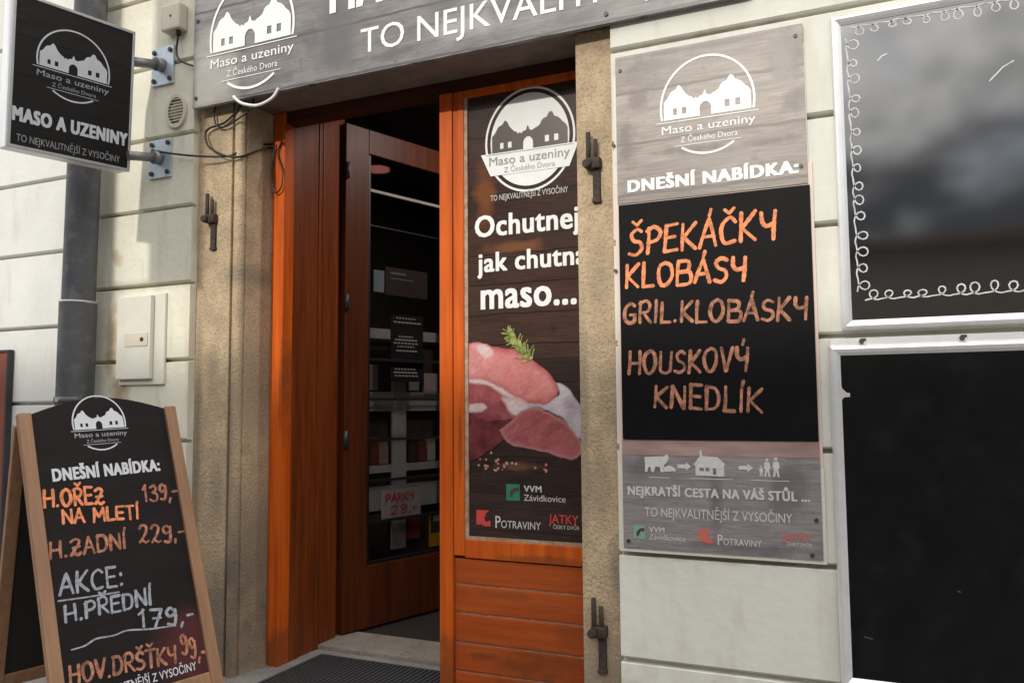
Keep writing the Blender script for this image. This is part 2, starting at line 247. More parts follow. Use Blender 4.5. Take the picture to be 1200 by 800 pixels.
def glass_mat(name, tint, alpha):
    m = bpy.data.materials.new(name); m.use_nodes = True
    n = m.node_tree.nodes; l = m.node_tree.links; n.clear()
    o = n.new('ShaderNodeOutputMaterial'); g = n.new('ShaderNodeBsdfGlossy'); g.inputs['Roughness'].default_value = .03
    t = n.new('ShaderNodeBsdfTransparent'); t.inputs[0].default_value = (*tint, 1)
    f = n.new('ShaderNodeFresnel'); f.inputs[0].default_value = 1.5
    g2 = n.new('ShaderNodeNewGeometry'); iv = n.new('ShaderNodeMath'); iv.operation = 'SUBTRACT'; iv.inputs[0].default_value = 1; l.new(g2.outputs['Backfacing'], iv.inputs[1])
    mu = n.new('ShaderNodeMath'); mu.operation = 'MULTIPLY'; l.new(f.outputs[0], mu.inputs[0]); l.new(iv.outputs[0], mu.inputs[1])
    a = n.new('ShaderNodeMixShader'); l.new(mu.outputs[0], a.inputs[0]); l.new(t.outputs[0], a.inputs[1]); l.new(g.outputs[0], a.inputs[2])
    l.new(a.outputs[0], o.inputs[0]); return m
M['glass'] = glass_mat('door_glass', (.80, .80, .80), 1)

# ------------------------------------------------------------------ builders
class Frame:
    """a flat working plane: u right, v up, d out of the surface"""
    def __init__(s, o, ex, ev, n, su=1, sv=1): s.su, s.sv, s.o, s.ex, s.ev, s.n = su, sv, Vector(o), Vector(ex).normalized(), Vector(ev).normalized(), Vector(n).normalized()
    def p(s, u, v, d=0): return s.o + s.ex*(u*s.su) + s.ev*(v*s.sv) + s.n*d
    def matrix(s):
        m = Matrix.Identity(4)
        for i, c in enumerate((s.ex, -s.n, s.ev, s.o)):
            for j in range(3): m[j][i] = c[j]
        return m
WALL = Frame((0, 0, 0), (1, 0, 0), (0, 0, 1), (0, -1, 0))
MW = {}                                    # world matrices of the things
def props(o, label=None, cat=None, group=None, kind=None):
    for k, v in (('label', label), ('category', cat), ('group', group), ('kind', kind)):
        if v: o[k] = v
    return o
def empty(name, m, label, cat, group=None):
    if not isinstance(m, Matrix): m = Matrix.Translation(Vector(m))
    o = bpy.data.objects.new(name, None); COL.objects.link(o); o.matrix_world = m; o.empty_display_size = .1
    MW[o] = m.copy(); return props(o, label, cat, group)

def printed(F, p, m, body, *args, **kw):
    return MB().text(F, body, *args, **kw).build('lettering', m, p)
class MB:
    def __init__(s): s.b = bmesh.new()
    def face(s, pts):
        vs = [s.b.verts.new(p) for p in pts]
        try: return s.b.faces.new(vs)
        except ValueError: return None
    def hexa(s, c):
        v = [s.b.verts.new(p) for p in c]
        for q in ((0,1,2,3), (7,6,5,4), (0,4,5,1), (1,5,6,2), (2,6,7,3), (3,7,4,0)): s.b.faces.new([v[i] for i in q])
    def box(s, x0, x1, y0, y1, z0, z1):
        s.hexa([(x0,y0,z0),(x1,y0,z0),(x1,y1,z0),(x0,y1,z0),(x0,y0,z1),(x1,y0,z1),(x1,y1,z1),(x0,y1,z1)]); return s
    def fbox(s, F, u0, u1, v0, v1, d0, d1):
        P = F.p
        s.hexa([P(u0,v0,d1),P(u1,v0,d1),P(u1,v0,d0),P(u0,v0,d0),P(u0,v1,d1),P(u1,v1,d1),P(u1,v1,d0),P(u0,v1,d0)]); return s
    def quad(s, F, u0, u1, v0, v1, d): s.face([F.p(u0,v0,d),F.p(u1,v0,d),F.p(u1,v1,d),F.p(u0,v1,d)]); return s
    def poly(s, F, pts, d): s.face([F.p(a,b,d) for a, b in pts]); return s
    def slab(s, F, pts, d0, d1):
        n = len(pts); a = [s.b.verts.new(F.p(u,v,d0)) for u,v in pts]; b = [s.b.verts.new(F.p(u,v,d1)) for u,v in pts]
        s.b.faces.new(b); s.b.faces.new(a[::-1])
        for i in range(n): s.b.faces.new((a[i], a[(i+1)%n], b[(i+1)%n], b[i]))
        return s
    def tube(s, pts, r, seg=10, cap=True):
        pts = [Vector(p) for p in pts]; rings = []
        for i, p in enumerate(pts):
            t = (pts[min(i+1, len(pts)-1)] - pts[max(i-1, 0)]).normalized()
            a = t.orthogonal().normalized() if i == 0 else (pa - t*pa.dot(t)).normalized()
            pa = a; b = t.cross(a); rr = r[i] if isinstance(r, (list, tuple)) else r
            rings.append([s.b.verts.new(p + (a*math.cos(2*math.pi*k/seg) + b*math.sin(2*math.pi*k/seg))*rr) for k in range(seg)])
        for q, w in zip(rings, rings[1:]):
            for k in range(seg): s.b.faces.new((q[k], q[(k+1)%seg], w[(k+1)%seg], w[k])).smooth = True
        if cap: s.b.faces.new(rings[0][::-1]); s.b.faces.new(rings[-1])
        return s
    def ribbon(s, F, pts, w, d):
        """flat chalk or paint stroke with round ends"""
        pts = [Vector((a, b)) for a, b in pts]
        if len(pts) < 2: return s
        L = []; Rr = []
        for i, p in enumerate(pts):
            t = (pts[min(i+1, len(pts)-1)] - pts[max(i-1, 0)])
            if t.length < 1e-9: t = Vector((1, 0))
            t.normalize(); nn = Vector((-t.y, t.x)); ww = w*(1 + .10*math.sin(i*2.3 + p.x*90) + .12*math.sin(p.y*61 + p.x*37))
            L.append(p + nn*ww/2); Rr.append(p - nn*ww/2)
        vl = [s.b.verts.new(F.p(q.x, q.y, d)) for q in L]; vr = [s.b.verts.new(F.p(q.x, q.y, d)) for q in Rr]
        for i in range(len(pts)-1): s.b.faces.new((vr[i], vr[i+1], vl[i+1], vl[i]))
        for end in (0, -1):
            c = pts[end]; s.b.faces.new([s.b.verts.new(F.p(c.x + .5*w*math.cos(k*math.pi/5), c.y + .5*w*math.sin(k*math.pi/5), d + (.00015 if end == 0 else .00045))) for k in range(10)])
        return s
    def disc(s, F, u, v, r, d, rv=None, n=20):
        s.face([F.p(u + r*math.cos(2*math.pi*k/n), v + (rv or r)*math.sin(2*math.pi*k/n), d) for k in range(n)]); return s
    def knob(s, F, u, v, r, d0, d1, n=14): s.slab(F, [(u + r*math.cos(2*math.pi*k/n), v + r*math.sin(2*math.pi*k/n)) for k in range(n)], d0, d1); return s
    def arc(s, F, u, v, ru, rv, a0, a1, w, d, n=48):
        A = [R(a0 + (a1-a0)*k/n) for k in range(n+1)]
        o = [s.b.verts.new(F.p(u + (ru+w/2)*math.cos(a), v + (rv+w/2)*math.sin(a), d)) for a in A]
        i = [s.b.verts.new(F.p(u + (ru-w/2)*math.cos(a), v + (rv-w/2)*math.sin(a), d)) for a in A]
        for k in range(n): s.b.faces.new((i[k], o[k], o[k+1], i[k+1]))
        return s
    def outline(s, F, loops, d):
        """filled 2-D outline with holes"""
        es = []
        for lp in loops:
            vs = [s.b.verts.new(F.p(a, b, d)) for a, b in lp]
            es += [s.b.edges.new((vs[i], vs[(i+1) % len(vs)])) for i in range(len(vs))]
        bmesh.ops.triangle_fill(s.b, use_beauty=True, use_dissolve=False, edges=es, normal=F.n)
        return s
    def text(s, F, body, u0, u1, v0, cap, d, bold=0, sx=None, align='L', slant=0, vary=None):
        """printed lettering fitted between u0 and u1 (u1 None: natural width), base line v0, capital height cap"""
        c = bpy.data.curves.new('lettering', 'FONT'); c.body = body; c.resolution_u = 3; c.space_character = 1 + bold*2.0
        o = bpy.data.objects.new('lettering', c); COL.objects.link(o)
        bpy.context.view_layer.update()
        me = bpy.data.meshes.new_from_object(o.evaluated_get(bpy.context.evaluated_depsgraph_get()))
        xs = [v.co.x for v in me.vertices]; a, b = min(xs) - bold, max(xs) + bold
        kz = cap/(.686 + bold); kx = (u1-u0)/(b-a) if u1 is not None else kz*(sx or 1)
        offs = [(0, 0)]                               # heavier weights: the outline thickened by shifted copies
        if bold:
            ns = max(1, int(math.ceil(bold/.022)))
            offs = [(q*bold/ns, z) for q in range(-ns, ns+1) for z in (-bold*.5, bold*.5)]
        for j, (dx, dz) in enumerate(offs):
            vs = [s.b.verts.new(F.p(u0 + (v.co.x+dx-a)*kx + slant*v.co.y*kz, v0 + (v.co.y+dz+bold*.5)*kz, d + j*.00006)) for v in me.vertices]
            for p in me.polygons:
                try: s.b.faces.new([vs[i] for i in p.vertices])
                except ValueError: pass
        bpy.data.objects.remove(o); bpy.data.curves.remove(c); bpy.data.meshes.remove(me)
        return s
    def build(s, name, m, parent=None, label=None, bevel=0, kind=None, cat=None, group=None, origin=None, fix=True):
        b = s.b
        if fix and bevel: bmesh.ops.recalc_face_normals(b, faces=b.faces[:])
        if bevel:
            es = [e for e in b.edges if len(e.link_faces) == 2 and e.calc_face_angle(0) > R(35)]
            bmesh.ops.bevel(b, geom=es, offset=bevel, segments=2, affect='EDGES', profile=.6, clamp_overlap=True)
        me = bpy.data.meshes.new(name); o = bpy.data.objects.new(name, me); COL.objects.link(o)
        base = Matrix.Identity(4)
        if parent is not None: base = MW[parent]; o.parent = parent
        elif origin is not None: base = origin if isinstance(origin, Matrix) else Matrix.Translation(Vector(origin)); o.matrix_world = base
        MW[o] = base
        b.transform(base.inverted()); b.to_mesh(me); b.free()
        me.materials.append(m if not isinstance(m, str) else M[m])
        return props(o, label, cat, group, kind)

def catmull(pts, n=7):
    if len(pts) < 3: 
        (a, b), (c, d) = pts; return [(a + (c-a)*k/3, b + (d-b)*k/3) for k in range(4)]
    P = [pts[0]] + list(pts) + [pts[-1]]; out = []
    for i in range(1, len(P)-2):
        for k in range(n):
            t = k/n; q = []
            for j in range(len(pts[0])):
                a, b, c, d = (P[i+z][j] for z in (-1, 0, 1, 2))
                q.append(.5*(2*b + (c-a)*t + (2*a-5*b+4*c-d)*t*t + (3*b-a-3*c+d)*t**3))
            out.append(tuple(q))
    return out + [tuple(pts[-1])]

# hand lettering: strokes on a 1-high box; ('s', ...) straight, ('c', ...) curved
GL = {
 'A': (.62, [('s', (.0,0),(.30,1)), ('s', (.30,1),(.60,0)), ('s', (.12,.36),(.50,.36))]),
 'B': (.60, [('s', (.05,0),(.05,1)), ('c', (.05,1),(.45,.95),(.45,.60),(.08,.53)), ('c', (.08,.53),(.55,.48),(.55,.05),(.05,0))]),
 'C': (.56, [('c', (.52,.84),(.34,1.0),(.08,.80),(.04,.42),(.18,.06),(.52,.10))]),
 'D': (.60, [('s', (.05,0),(.05,1)), ('c', (.05,1),(.42,.92),(.56,.5),(.42,.08),(.05,0))]),
 'E': (.52, [('s', (.05,0),(.05,1)), ('s', (.05,1),(.48,1)), ('s', (.05,.52),(.42,.52)), ('s', (.05,0),(.50,0))]),
 'G': (.60, [('c', (.50,.88),(.28,1.0),(.06,.72),(.06,.25),(.26,.0),(.52,.12),(.52,.42)), ('s', (.52,.42),(.30,.42))]),
 'H': (.64, [('s', (.05,0),(.05,1)), ('s', (.58,0),(.56,1)), ('s', (.05,.48),(.57,.50))]),
 'I': (.20, [('s', (.08,0),(.08,1))]),
 'K': (.58, [('s', (.05,0),(.05,1)), ('s', (.52,1),(.08,.45)), ('s', (.10,.48),(.56,0))]),
 'L': (.48, [('s', (.05,1),(.05,0)), ('s', (.05,0),(.46,0))]),
 'M': (.76, [('s', (.04,0),(.08,1)), ('s', (.08,1),(.38,.35)), ('s', (.38,.35),(.66,1)), ('s', (.66,1),(.72,0))]),
 'N': (.64, [('s', (.05,0),(.05,1)), ('s', (.05,1),(.58,0)), ('s', (.58,0),(.58,1))]),
 'O': (.66, [('c', (.34,1.0),(.08,.84),(.04,.42),(.20,.03),(.44,.04),(.60,.40),(.54,.86),(.32,1.0))]),
 'P': (.56, [('s', (.06,0),(.06,1)), ('c', (.0,.92),(.30,1.04),(.54,.82),(.42,.52),(.08,.44))]),
 'R': (.58, [('s', (.06,0),(.06,1)), ('c', (.0,.92),(.30,1.04),(.52,.82),(.40,.55),(.08,.48)), ('s', (.20,.48),(.56,0))]),
 'S': (.54, [('c', (.48,.90),(.28,1.0),(.08,.82),(.16,.58),(.42,.46),(.50,.20),(.30,.0),(.04,.08))]),
 'T': (.56, [('s', (.28,0),(.28,1)), ('s', (.0,1),(.56,1))]),
 'U': (.62, [('c', (.05,1),(.05,.40),(.10,.08),(.32,.0),(.52,.10),(.57,.42),(.57,1))]),
 'V': (.58, [('s', (.0,1),(.28,0)), ('s', (.28,0),(.56,1))]),
 'Y': (.56, [('c', (.04,1),(.06,.66),(.22,.50),(.46,.56)), ('s', (.52,1),(.48,0))]),
 'Z': (.60, [('c', (.06,.86),(.30,1.0),(.52,.84),(.30,.42),(.04,.04)), ('c', (.04,.04),(.24,.10),(.40,-.02),(.58,.10)), ('s', (.14,.46),(.50,.50))]),
 '1': (.34, [('s', (.02,.74),(.20,1)), ('s', (.20,1),(.20,0))]),
 '2': (.54, [('c', (.06,.78),(.22,1.0),(.46,.86),(.36,.48),(.04,.04)), ('c', (.04,.04),(.20,.12),(.34,.0),(.52,.06))]),
 '3': (.52, [('c', (.06,.90),(.32,1.0),(.44,.76),(.20,.55)), ('c', (.20,.55),(.48,.46),(.46,.10),(.22,.0),(.02,.10))]),
 '7': (.52, [('s', (.04,.98),(.50,1)), ('s', (.50,1),(.22,0)), ('s', (.14,.46),(.48,.50))]),
 '9': (.52, [('c', (.46,.78),(.26,1.0),(.06,.78),(.20,.52),(.44,.66),(.46,.9)), ('c', (.47,.86),(.48,.40),(.36,.02),(.10,.04))]),
 '.': (.18, [('s', (.06,.0),(.08,.03))]), ',': (.18, [('s', (.10,.08),(.03,-.16))]), '-': (.34, [('s', (.02,.46),(.28,.50))]),
 ':': (.18, [('s', (.06,.08),(.08,.11)), ('s', (.06,.62),(.08,.65))]), ' ': (.30, []),
}
ACC = {'Š': ('S','v'), 'Č': ('C','v'), 'Ř': ('R','v'), 'Ť': ('T','v'), 'Á': ('A','a'), 'Ý': ('Y','a'), 'Í': ('I','a')}
def hand(mb, F, body, u0, u1, v0, v1, cap, w, d, jit=.02, rnd=random.Random(3)):
    tot = 0; items = []
    for ch in body:
        base, acc = ACC.get(ch, (ch, None)); wd, st = GL[base]; items.append((tot, wd, st, acc)); tot += wd + .14
    tot -= .14; k = (u1-u0)/tot
    for x, wd, st, acc in items:
        dv = rnd.uniform(-jit, jit)*cap*2; ks = 1 + rnd.uniform(-.05, .05)
        def T(a, b):
            f = (x + a)/tot
            return (u0 + (x + a)*k + .07*cap*b, v0 + (v1-v0)*f + b*cap*ks + dv)
        for t, *pts in st:
            pts = [(a + rnd.uniform(-jit, jit), b + rnd.uniform(-jit, jit)) for a, b in pts]
            if t == 's': pts = [pts[0], ((pts[0][0]+pts[1][0])/2 + rnd.uniform(-jit, jit), (pts[0][1]+pts[1][1])/2), pts[1]]
            mb.ribbon(F, [T(*q) for q in catmull(pts, 6)], w*1.05*rnd.uniform(.85, 1.12), d + rnd.uniform(0, .0012))
        if acc == 'v':
            c = wd/2; mb.ribbon(F, [T(c-.17, 1.34), T(c, 1.18)], w*.9, d); mb.ribbon(F, [T(c, 1.18), T(c+.17, 1.36)], w*.9, d+.0001)
        if acc == 'a':
            c = wd/2; mb.ribbon(F, [T(c, 1.14), T(c+.05, 1.36)], w*.95, d)
    return mb

SIL = [(0,0),(0,.218),(.042,.26),(.079,.325),(.105,.345),(.134,.352),(.155,.375),(.173,.403),(.195,.398),(.215,.372),(.235,.33),(.252,.305),(.28,.275),(.302,.254),(.339,.238),(.351,.212),(.375,.232),(.40,.212),(.42,.236),(.438,.239),(.455,.245),(.463,.25),(.472,.285),(.483,.305),(.493,.285),(.502,.25),(.525,.238),(.548,.235),(.575,.255),(.60,.262),(.63,.278),(.649,.298),(.66,.325),(.673,.344),(.70,.362),(.728,.366),(.745,.392),(.76,.418),(.785,.432),(.81,.416),(.822,.385),(.834,.365),(.87,.352),(.908,.322),(.935,.285),(.958,.266),(.985,.237),(1,.20),(1,0)]
def rect(a, b, c, d): return [(a,c),(b,c),(b,d),(a,d)]
WIN = [rect(.11,.155,.055,.13), rect(.215,.265,.055,.13), rect(.705,.76,.065,.145), rect(.825,.88,.065,.145)]
GATE = [(.42,0),(.42,.10),(.435,.135),(.46,.158),(.485,.165),(.51,.158),(.535,.135),(.55,.10),(.55,0)]
def sil_loops(u0, v0, w, h=1.0):
    f = lambda pts: [(u0 + a*w, v0 + b*w*h) for a, b in pts]
    i = len(SIL); body = [(0,0)] + SIL[1:-1] + [(1,0)] + [(.55,0)] + GATE[::-1][1:-1] + [(.42,0)]
    return [f(body)] + [f(x) for x in WIN]
def logo(F, parent, u0, v0, w, m, d=.002, mtext=None, ring=.012, h=1.0, name='logo'):
    """gabled courtyard house in a ring with its two lines of lettering"""
    a = MB(); a.outline(F, sil_loops(u0, v0, w, h), d)
    cu, cv = u0 + .5*w, v0 + .13*w*h
    a.arc(F, cu, cv, .535*w, .575*w*h, -13, 193, ring, d)
    a.arc(F, cu, cv, .535*w, .575*w*h, -124, -56, ring, d)
    a.fbox(F, u0-.09*w, u0+1.08*w, v0-.032*w*h, v0-.022*w*h, d-.0005, d)
    a.fbox(F, u0+.12*w, u0+.88*w, v0-.325*w*h, v0-.318*w*h, d-.0005, d)
    o = a.build(name, m, parent)
    printed(F, parent, mtext or m, 'Maso a uzeniny', u0-.03*w, u0+1.04*w, v0-.165*w*h, .095*w*h, d, bold=.008)
    printed(F, parent, mtext or m, 'Z Českého Dvora', u0+.19*w, u0+.84*w, v0-.285*w*h, .065*w*h, d)
    return o

# ------------------------------------------------------------------ setting: ground, street, room
MB().box(-60, 60, -2.9, 3.99, -.3, -.004).build('pavement', 'paving', kind='structure')
MB().box(-60, 60, -60, -2.904, -.32, -.12).build('street', 'asphalt', kind='structure')
g = MB()
for k in range(-40, 40): g.box(k*.9+.004, k*.9+.896, -2.9, -2.76, -.004, .012)
g.build('kerb', 'step', kind='structure', bevel=.008)
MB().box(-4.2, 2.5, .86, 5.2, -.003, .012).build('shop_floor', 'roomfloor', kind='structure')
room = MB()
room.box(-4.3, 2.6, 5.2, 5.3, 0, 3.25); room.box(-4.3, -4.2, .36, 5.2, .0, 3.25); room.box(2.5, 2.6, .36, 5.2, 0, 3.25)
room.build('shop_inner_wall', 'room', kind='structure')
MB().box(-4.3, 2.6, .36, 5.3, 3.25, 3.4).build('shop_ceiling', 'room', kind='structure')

# ------------------------------------------------------------------ the shop building
shop = empty('shop_building', (-1.9, 0, 0), 'cream plastered shop front with tan stone doorway and orange wooden entrance', 'building')
def courses(name, x0, x1, joints, m, ztop, label=None, depth=.35, end=.02):
    """courses of banded plaster: flat faces with a shadow joint between and a sloped lower lip"""
    zs = [-.3] + joints + [ztop]
    prof = []
    for i in range(len(zs)-1):
        a, b = zs[i], zs[i+1]
        prof += [(0 if i == 0 else .034, a), (0 if i == 0 else .008, a + .001), (0, a + (.002 if i == 0 else .008)), (0, b - .019), (.003, b - .016), (.034, b - .016)]
    mb = MB(); b = mb.b
    ring0 = [b.verts.new((x0, y, z)) for y, z in prof] + [b.verts.new((x0, depth, ztop)), b.verts.new((x0, depth, -.3))]
    ring1 = [b.verts.new((x1, v.co.y, v.co.z)) for v in ring0]
    n = len(ring0)
    for i in range(n): b.faces.new((ring0[i], ring1[i], ring1[(i+1)%n], ring0[(i+1)%n]))
    b.faces.new(ring0[::-1]); b.faces.new(ring1)
    bmesh.ops.recalc_face_normals(b, faces=b.faces[:])
    return mb.build(name, m, shop, label)
J = [.323, .711, 1.10, 1.492, 1.88, 2.268, 2.642, 3.02, 3.40]
courses('wall', -.915, 4.5, J, M['plaster'], 6.0, 'cream plaster wall right of the doorway')
courses('wall', -3.86, -3.088, [.323, .711, 1.10, 1.497, 1.88, 2.268, 2.64, 3.02, 3.40], M['plaster_left'], 6.0, 'yellowish plaster strip between drainpipe and doorway')
MB().box(-3.088, -.915, .06, .36, 2.95, 6.0).build('wall', 'plaster', shop, 'plaster wall above the doorway')
# stone jambs, with a bead along the inner edge of the left one
st = MB()
st.hexa([(-3.087,.04,-.1),(-2.872,.04,-.1),(-2.872,.34,-.1),(-3.087,.34,-.1),(-3.087,.04,2.76),(-2.872,.04,2.76),(-2.872,.34,2.76),(-3.087,.34,2.76)])
st.tube([(-2.838,.062,-.1),(-2.838,.062,2.76)], .028, 12)
st.box(-2.871, -2.846, .062, .33, -.1, 2.76); st.box(-2.847, -2.808, .078, .33, -.1, 2.76)
st.build('stone_jamb', 'stone', shop, 'left stone jamb with a groove and a rounded edge', bevel=.004)
MB().box(-1.078, -.918, .04, .24, -.1, 2.76).build('stone_jamb', 'stone', shop, 'narrow right stone jamb', bevel=.012)
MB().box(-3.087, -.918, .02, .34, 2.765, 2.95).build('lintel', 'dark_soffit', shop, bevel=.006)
# wooden frame
fr = MB()
fr.box(-2.806, -2.790, .262, .33, -.02, 2.76); fr.box(-2.788, -2.724, .252, .33, -.02, 2.76)
fr.build('door_frame', 'orange', shop, 'orange jamb of the door frame', bevel=.004)
MB().box(-1.823, -1.757, .250, .34, -.02, 2.70).build('door_post', 'orange', shop, bevel=.004)
hd = MB(); hd.box(-2.724, -.93, .265, .34, 2.702, 2.764); hd.build('door_header', 'brown_shaded', shop, bevel=.003)
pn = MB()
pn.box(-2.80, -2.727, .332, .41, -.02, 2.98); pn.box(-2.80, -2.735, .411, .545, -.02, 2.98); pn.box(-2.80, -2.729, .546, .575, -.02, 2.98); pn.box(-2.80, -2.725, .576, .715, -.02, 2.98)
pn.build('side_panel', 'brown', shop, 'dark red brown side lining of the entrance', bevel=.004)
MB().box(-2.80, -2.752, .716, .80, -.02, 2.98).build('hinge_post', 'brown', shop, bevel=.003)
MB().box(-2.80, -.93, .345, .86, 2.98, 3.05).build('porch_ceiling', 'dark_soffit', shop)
# side window, fixed: sash, planked lower panel
sash = MB()
sash.box(-1.755, -1.700, .256, .33, .595, 2.70); sash.box(-1.700, -.99, .256, .33, .588, .668); sash.box(-1.700, -.99, .256, .33, 2.665, 2.70); sash.box(-1.04, -.99, .257, .33, .67, 2.664)
sw = sash.build('side_window', 'orange', shop, 'narrow fixed window beside the door', bevel=.004)
MW[sw] = MW[shop]
def child_of_part(o, p):            # third level: keep the world placement
    o.parent = p
bd = MB(); bd.box(-1.700, -1.683, .262, .30, .668, 2.665); child_of_part(bd.build('glazing_bead', 'paint_worn', shop), sw)
bd = MB(); bd.box(-1.683, -1.04, .262, .30, .668, .682); child_of_part(bd.build('glazing_bead', 'paint_worn', shop), sw)
pl = MB()
for z0, z1 in ((.473,.582),(.349,.467),(.221,.343),(.099,.215),(-.02,.093)): pl.box(-1.756, -.99, .266, .32, z0, z1)
pl.build('plank_panel', 'orange_plank', shop, 'orange horizontal planks below the side window', bevel=.006)
gp = MB()
for z in (.470, .346, .218, .096): gp.box(-1.755, -.99, .272, .30, z-.0032, z+.0032)
gp.build('plank_joint', 'paint_worn', shop)
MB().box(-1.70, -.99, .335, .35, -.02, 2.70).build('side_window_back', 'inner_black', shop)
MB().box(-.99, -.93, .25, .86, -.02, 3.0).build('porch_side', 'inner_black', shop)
MB().box(-2.795, -1.0, .57, .86, -.05, .020).build('doorstep', 'step', shop, bevel=.008)
# glass door standing open inwards
th = R(17)
D = Frame((-2.725, .755, 0), (math.sin(th), math.cos(th), 0), (0, 0, 1), (math.cos(th), -math.sin(th), 0))
dm = MB(); dm.fbox(D, .0, .165, -.018 + .045, 2.86, -.022, .022); dm.fbox(D, .82, .93, .027, 2.86, -.022, .022)
dm.fbox(D, .165, .82, .027, .365, -.022, .022); dm.fbox(D, .165, .82, 2.715, 2.86, -.022, .022)
door = dm.build('door', 'door_brown', shop, 'red brown glazed door standing open inwards', bevel=.004)
child_of_part(MB().fbox(D, .165, .82, .365, 2.715, -.006, -.002).build('door_pane', 'glass', shop), door)
bars = MB()
bars.fbox(D, .166, .186, .365, 2.715, -.002, .012); bars.fbox(D, .186, .82, .365, .385, -.002, .012)
child_of_part(bars.build('pane_frame', 'blackbar', shop), door)
for z in (.600, .830, 1.062, 1.295, 1.525):
    child_of_part(MB().fbox(D, .186, .82, z-.008, z+.008, -.0015, .008).build('glazing_bar', 'blackbar', shop), door)
child_of_part(MB().fbox(D, .186, .82, 2.500, 2.516, -.0015, .012).build('glazing_bar', 'lit_edge', shop, 'glazing bar near the top of the door in a lit grey'), door)
child_of_part(MB().fbox(D, .186, .82, 2.30, 2.307, -.0015, .006).build('glazing_bar', 'blackbar', shop), door)
for z in (2.585, 1.835, 1.075):
    h = MB(); h.tube([D.p(.006, z-.045, .03), D.p(.006, z+.045, .03)], .013, 10); h.fbox(D, .004, .03, z-.03, z+.03, .022, .026)
    child_of_part(h.build('hinge', 'bolt', shop), door)

# ------------------------------------------------------------------ inside the shop
rk = empty('shelf_rack', D.p(.2, 0, -.12), 'white shelf rack with dark stock behind the open glass door', 'shelf')
D2 = D
a = MB()
for u in (.205, .465): a.fbox(D2, u, u+(.055 if u < .3 else .11), .40, 1.66, -.13, -.115)
a.build('upright', 'rack', rk)
a = MB()
for z0, z1 in ((1.225,1.34),(1.235,1.262),(.86,.905),(1.66,1.72),(.64,.78)): a.fbox(D2, .205, .95, z0, z1, -.132, -.118)
a.build('shelf', 'rack', rk)
a = MB(); a.fbox(D2, .18, 1.0, .30, 1.64, -.20, -.15); a.build('stock_panel', 'rackdark', rk)
a = MB(); a.fbox(D2, .62, .84, .875, .98, -.14, -.128); a.build('stock_label', M['pork_dark'], rk); a = MB(); a.fbox(D2, .28, .45, .875, .985, -.14, -.128); a.build('stock_label', M['pork_dark'], rk)
a = MB(); a.fbox(D2, .72, .84, 1.32, 1.46, -.13, -.112); a.build('price_card', 'paper', rk)
for u, w_, h_, z0, m in ((.30, .06, .16, .91, 'red_paint'), (.37, .07, .13, .91, 'menu_pink'), (.60, .08, .17, .91, 'dark_print'), (.69, .06, .12, .91, 'red_paint'), (.76, .07, .15, .91, 'paper'), (.29, .07, .15, 1.35, 'menu_pink'), (.60, .09, .18, 1.35, 'blue'), (.29, .09, .18, .44, 'dark_print'), (.60, .10, .14, .44, 'red_paint')):
    MB().fbox(D2, u, u+w_, z0, z0+h_, -.148, -.122).build('packet', m, rk, bevel=.004)
def sheet(name, u0, u1, v0, v1, m, label, cat, d=-.012):
    t = empty(name, D.p(u0, v0, d), label, cat); MB().fbox(D, u0, u1, v0, v1, d-.001, d).build('sheet', m, t); return t
t = sheet('price_sheet', .295, .60, .600, .775, 'paper', 'pinkish paper price sheet with red handwriting behind the door glass', 'paper')
for b_ in (('PÁRKY', .325, .54, .70, .705, .04), ('29,-', .36, .57, .625, .632, .05)):
    a = MB(); hand(a, D, *b_, .007, -.0085); a.build('writing', 'red_print', t)
t = sheet('yellow_sticker', .665, .80, .40, .60, 'yellow', 'yellow sticker low on the door glass by the orange post', 'sticker', -.0075)
MB().fbox(D, .68, .80, .48, .595, -.0075, -.007).build('panel', 'dark_print', t)
a = MB(); a.fbox(D, .70, .79, .55, .585, -.007, -.0066); a.build('white_mark', 'white_faded', t)
t = sheet('opening_hours', .36, .62, 1.40, 1.80, 'inner_black', 'black opening hours sheet with rows of fine white print on the door', 'notice')
a = MB()
for i, (z, u0, u1) in enumerate(((1.775,.40,.56),(1.75,.38,.60),(1.665,.42,.54),(1.645,.39,.57),(1.625,.38,.58),(1.605,.41,.55),(1.58,.40,.57),(1.47,.39,.56),(1.45,.38,.57),(1.43,.39,.58))):
    for k in range(7):
        w0 = u0 + (u1-u0)*(k+.05)/7; a.fbox(D, w0, w0+(u1-u0)*(.55+.08*((i*3+k*5) % 5))/7, z, z+.009, -.009, -.0085)
a.build('fine_print', 'white_faded', t)
t = empty('poster_sheet', D.p(.26, 1.9, -.06), 'pale blue and dark product poster seen through the upper door glass', 'poster')
MB().fbox(D, .27, .35, 1.93, 2.06, -.061, -.06).build('picture', 'blue', t); MB().fbox(D, .36, .70, 1.92, 2.09, -.061, -.06).build('picture', 'rackdark', t)
a = MB(); a.fbox(D, .40, .52, 2.05, 2.062, -.06, -.0595); a.fbox(D, .40, .58, 2.02, 2.026, -.06, -.0595); a.build('print_line', 'grey_print', t)
lp = empty('ceiling_lamp', (-.904, 1.715, 3.25), 'small round lit ceiling lamp inside the shop, mirrored in the open glass door', 'lamp')
CE = Frame((-.904, 1.715, 3.20), (1, 0, 0), (0, 1, 0), (0, 0, -1))
MB().knob(CE, 0, 0, .12, -.05, .0, 24).build('housing', 'rack', lp); MB().knob(CE, 0, 0, .10, 0, .012, 24).build('diffuser', 'lamp', lp)
ll = bpy.data.lights.new('rack_fill_light', 'AREA'); ll.shape = 'DISK'; ll.size = .2; ll.energy = 24; ll.color = (1, .88, .80)  # fill light added for the shelf rack, held by an unseen fixture
tl = empty('ceiling_lamp', (-1.6, 1.2, 3.25), 'unseen ceiling light added inside the shop to brighten the shelf rack', 'lamp')
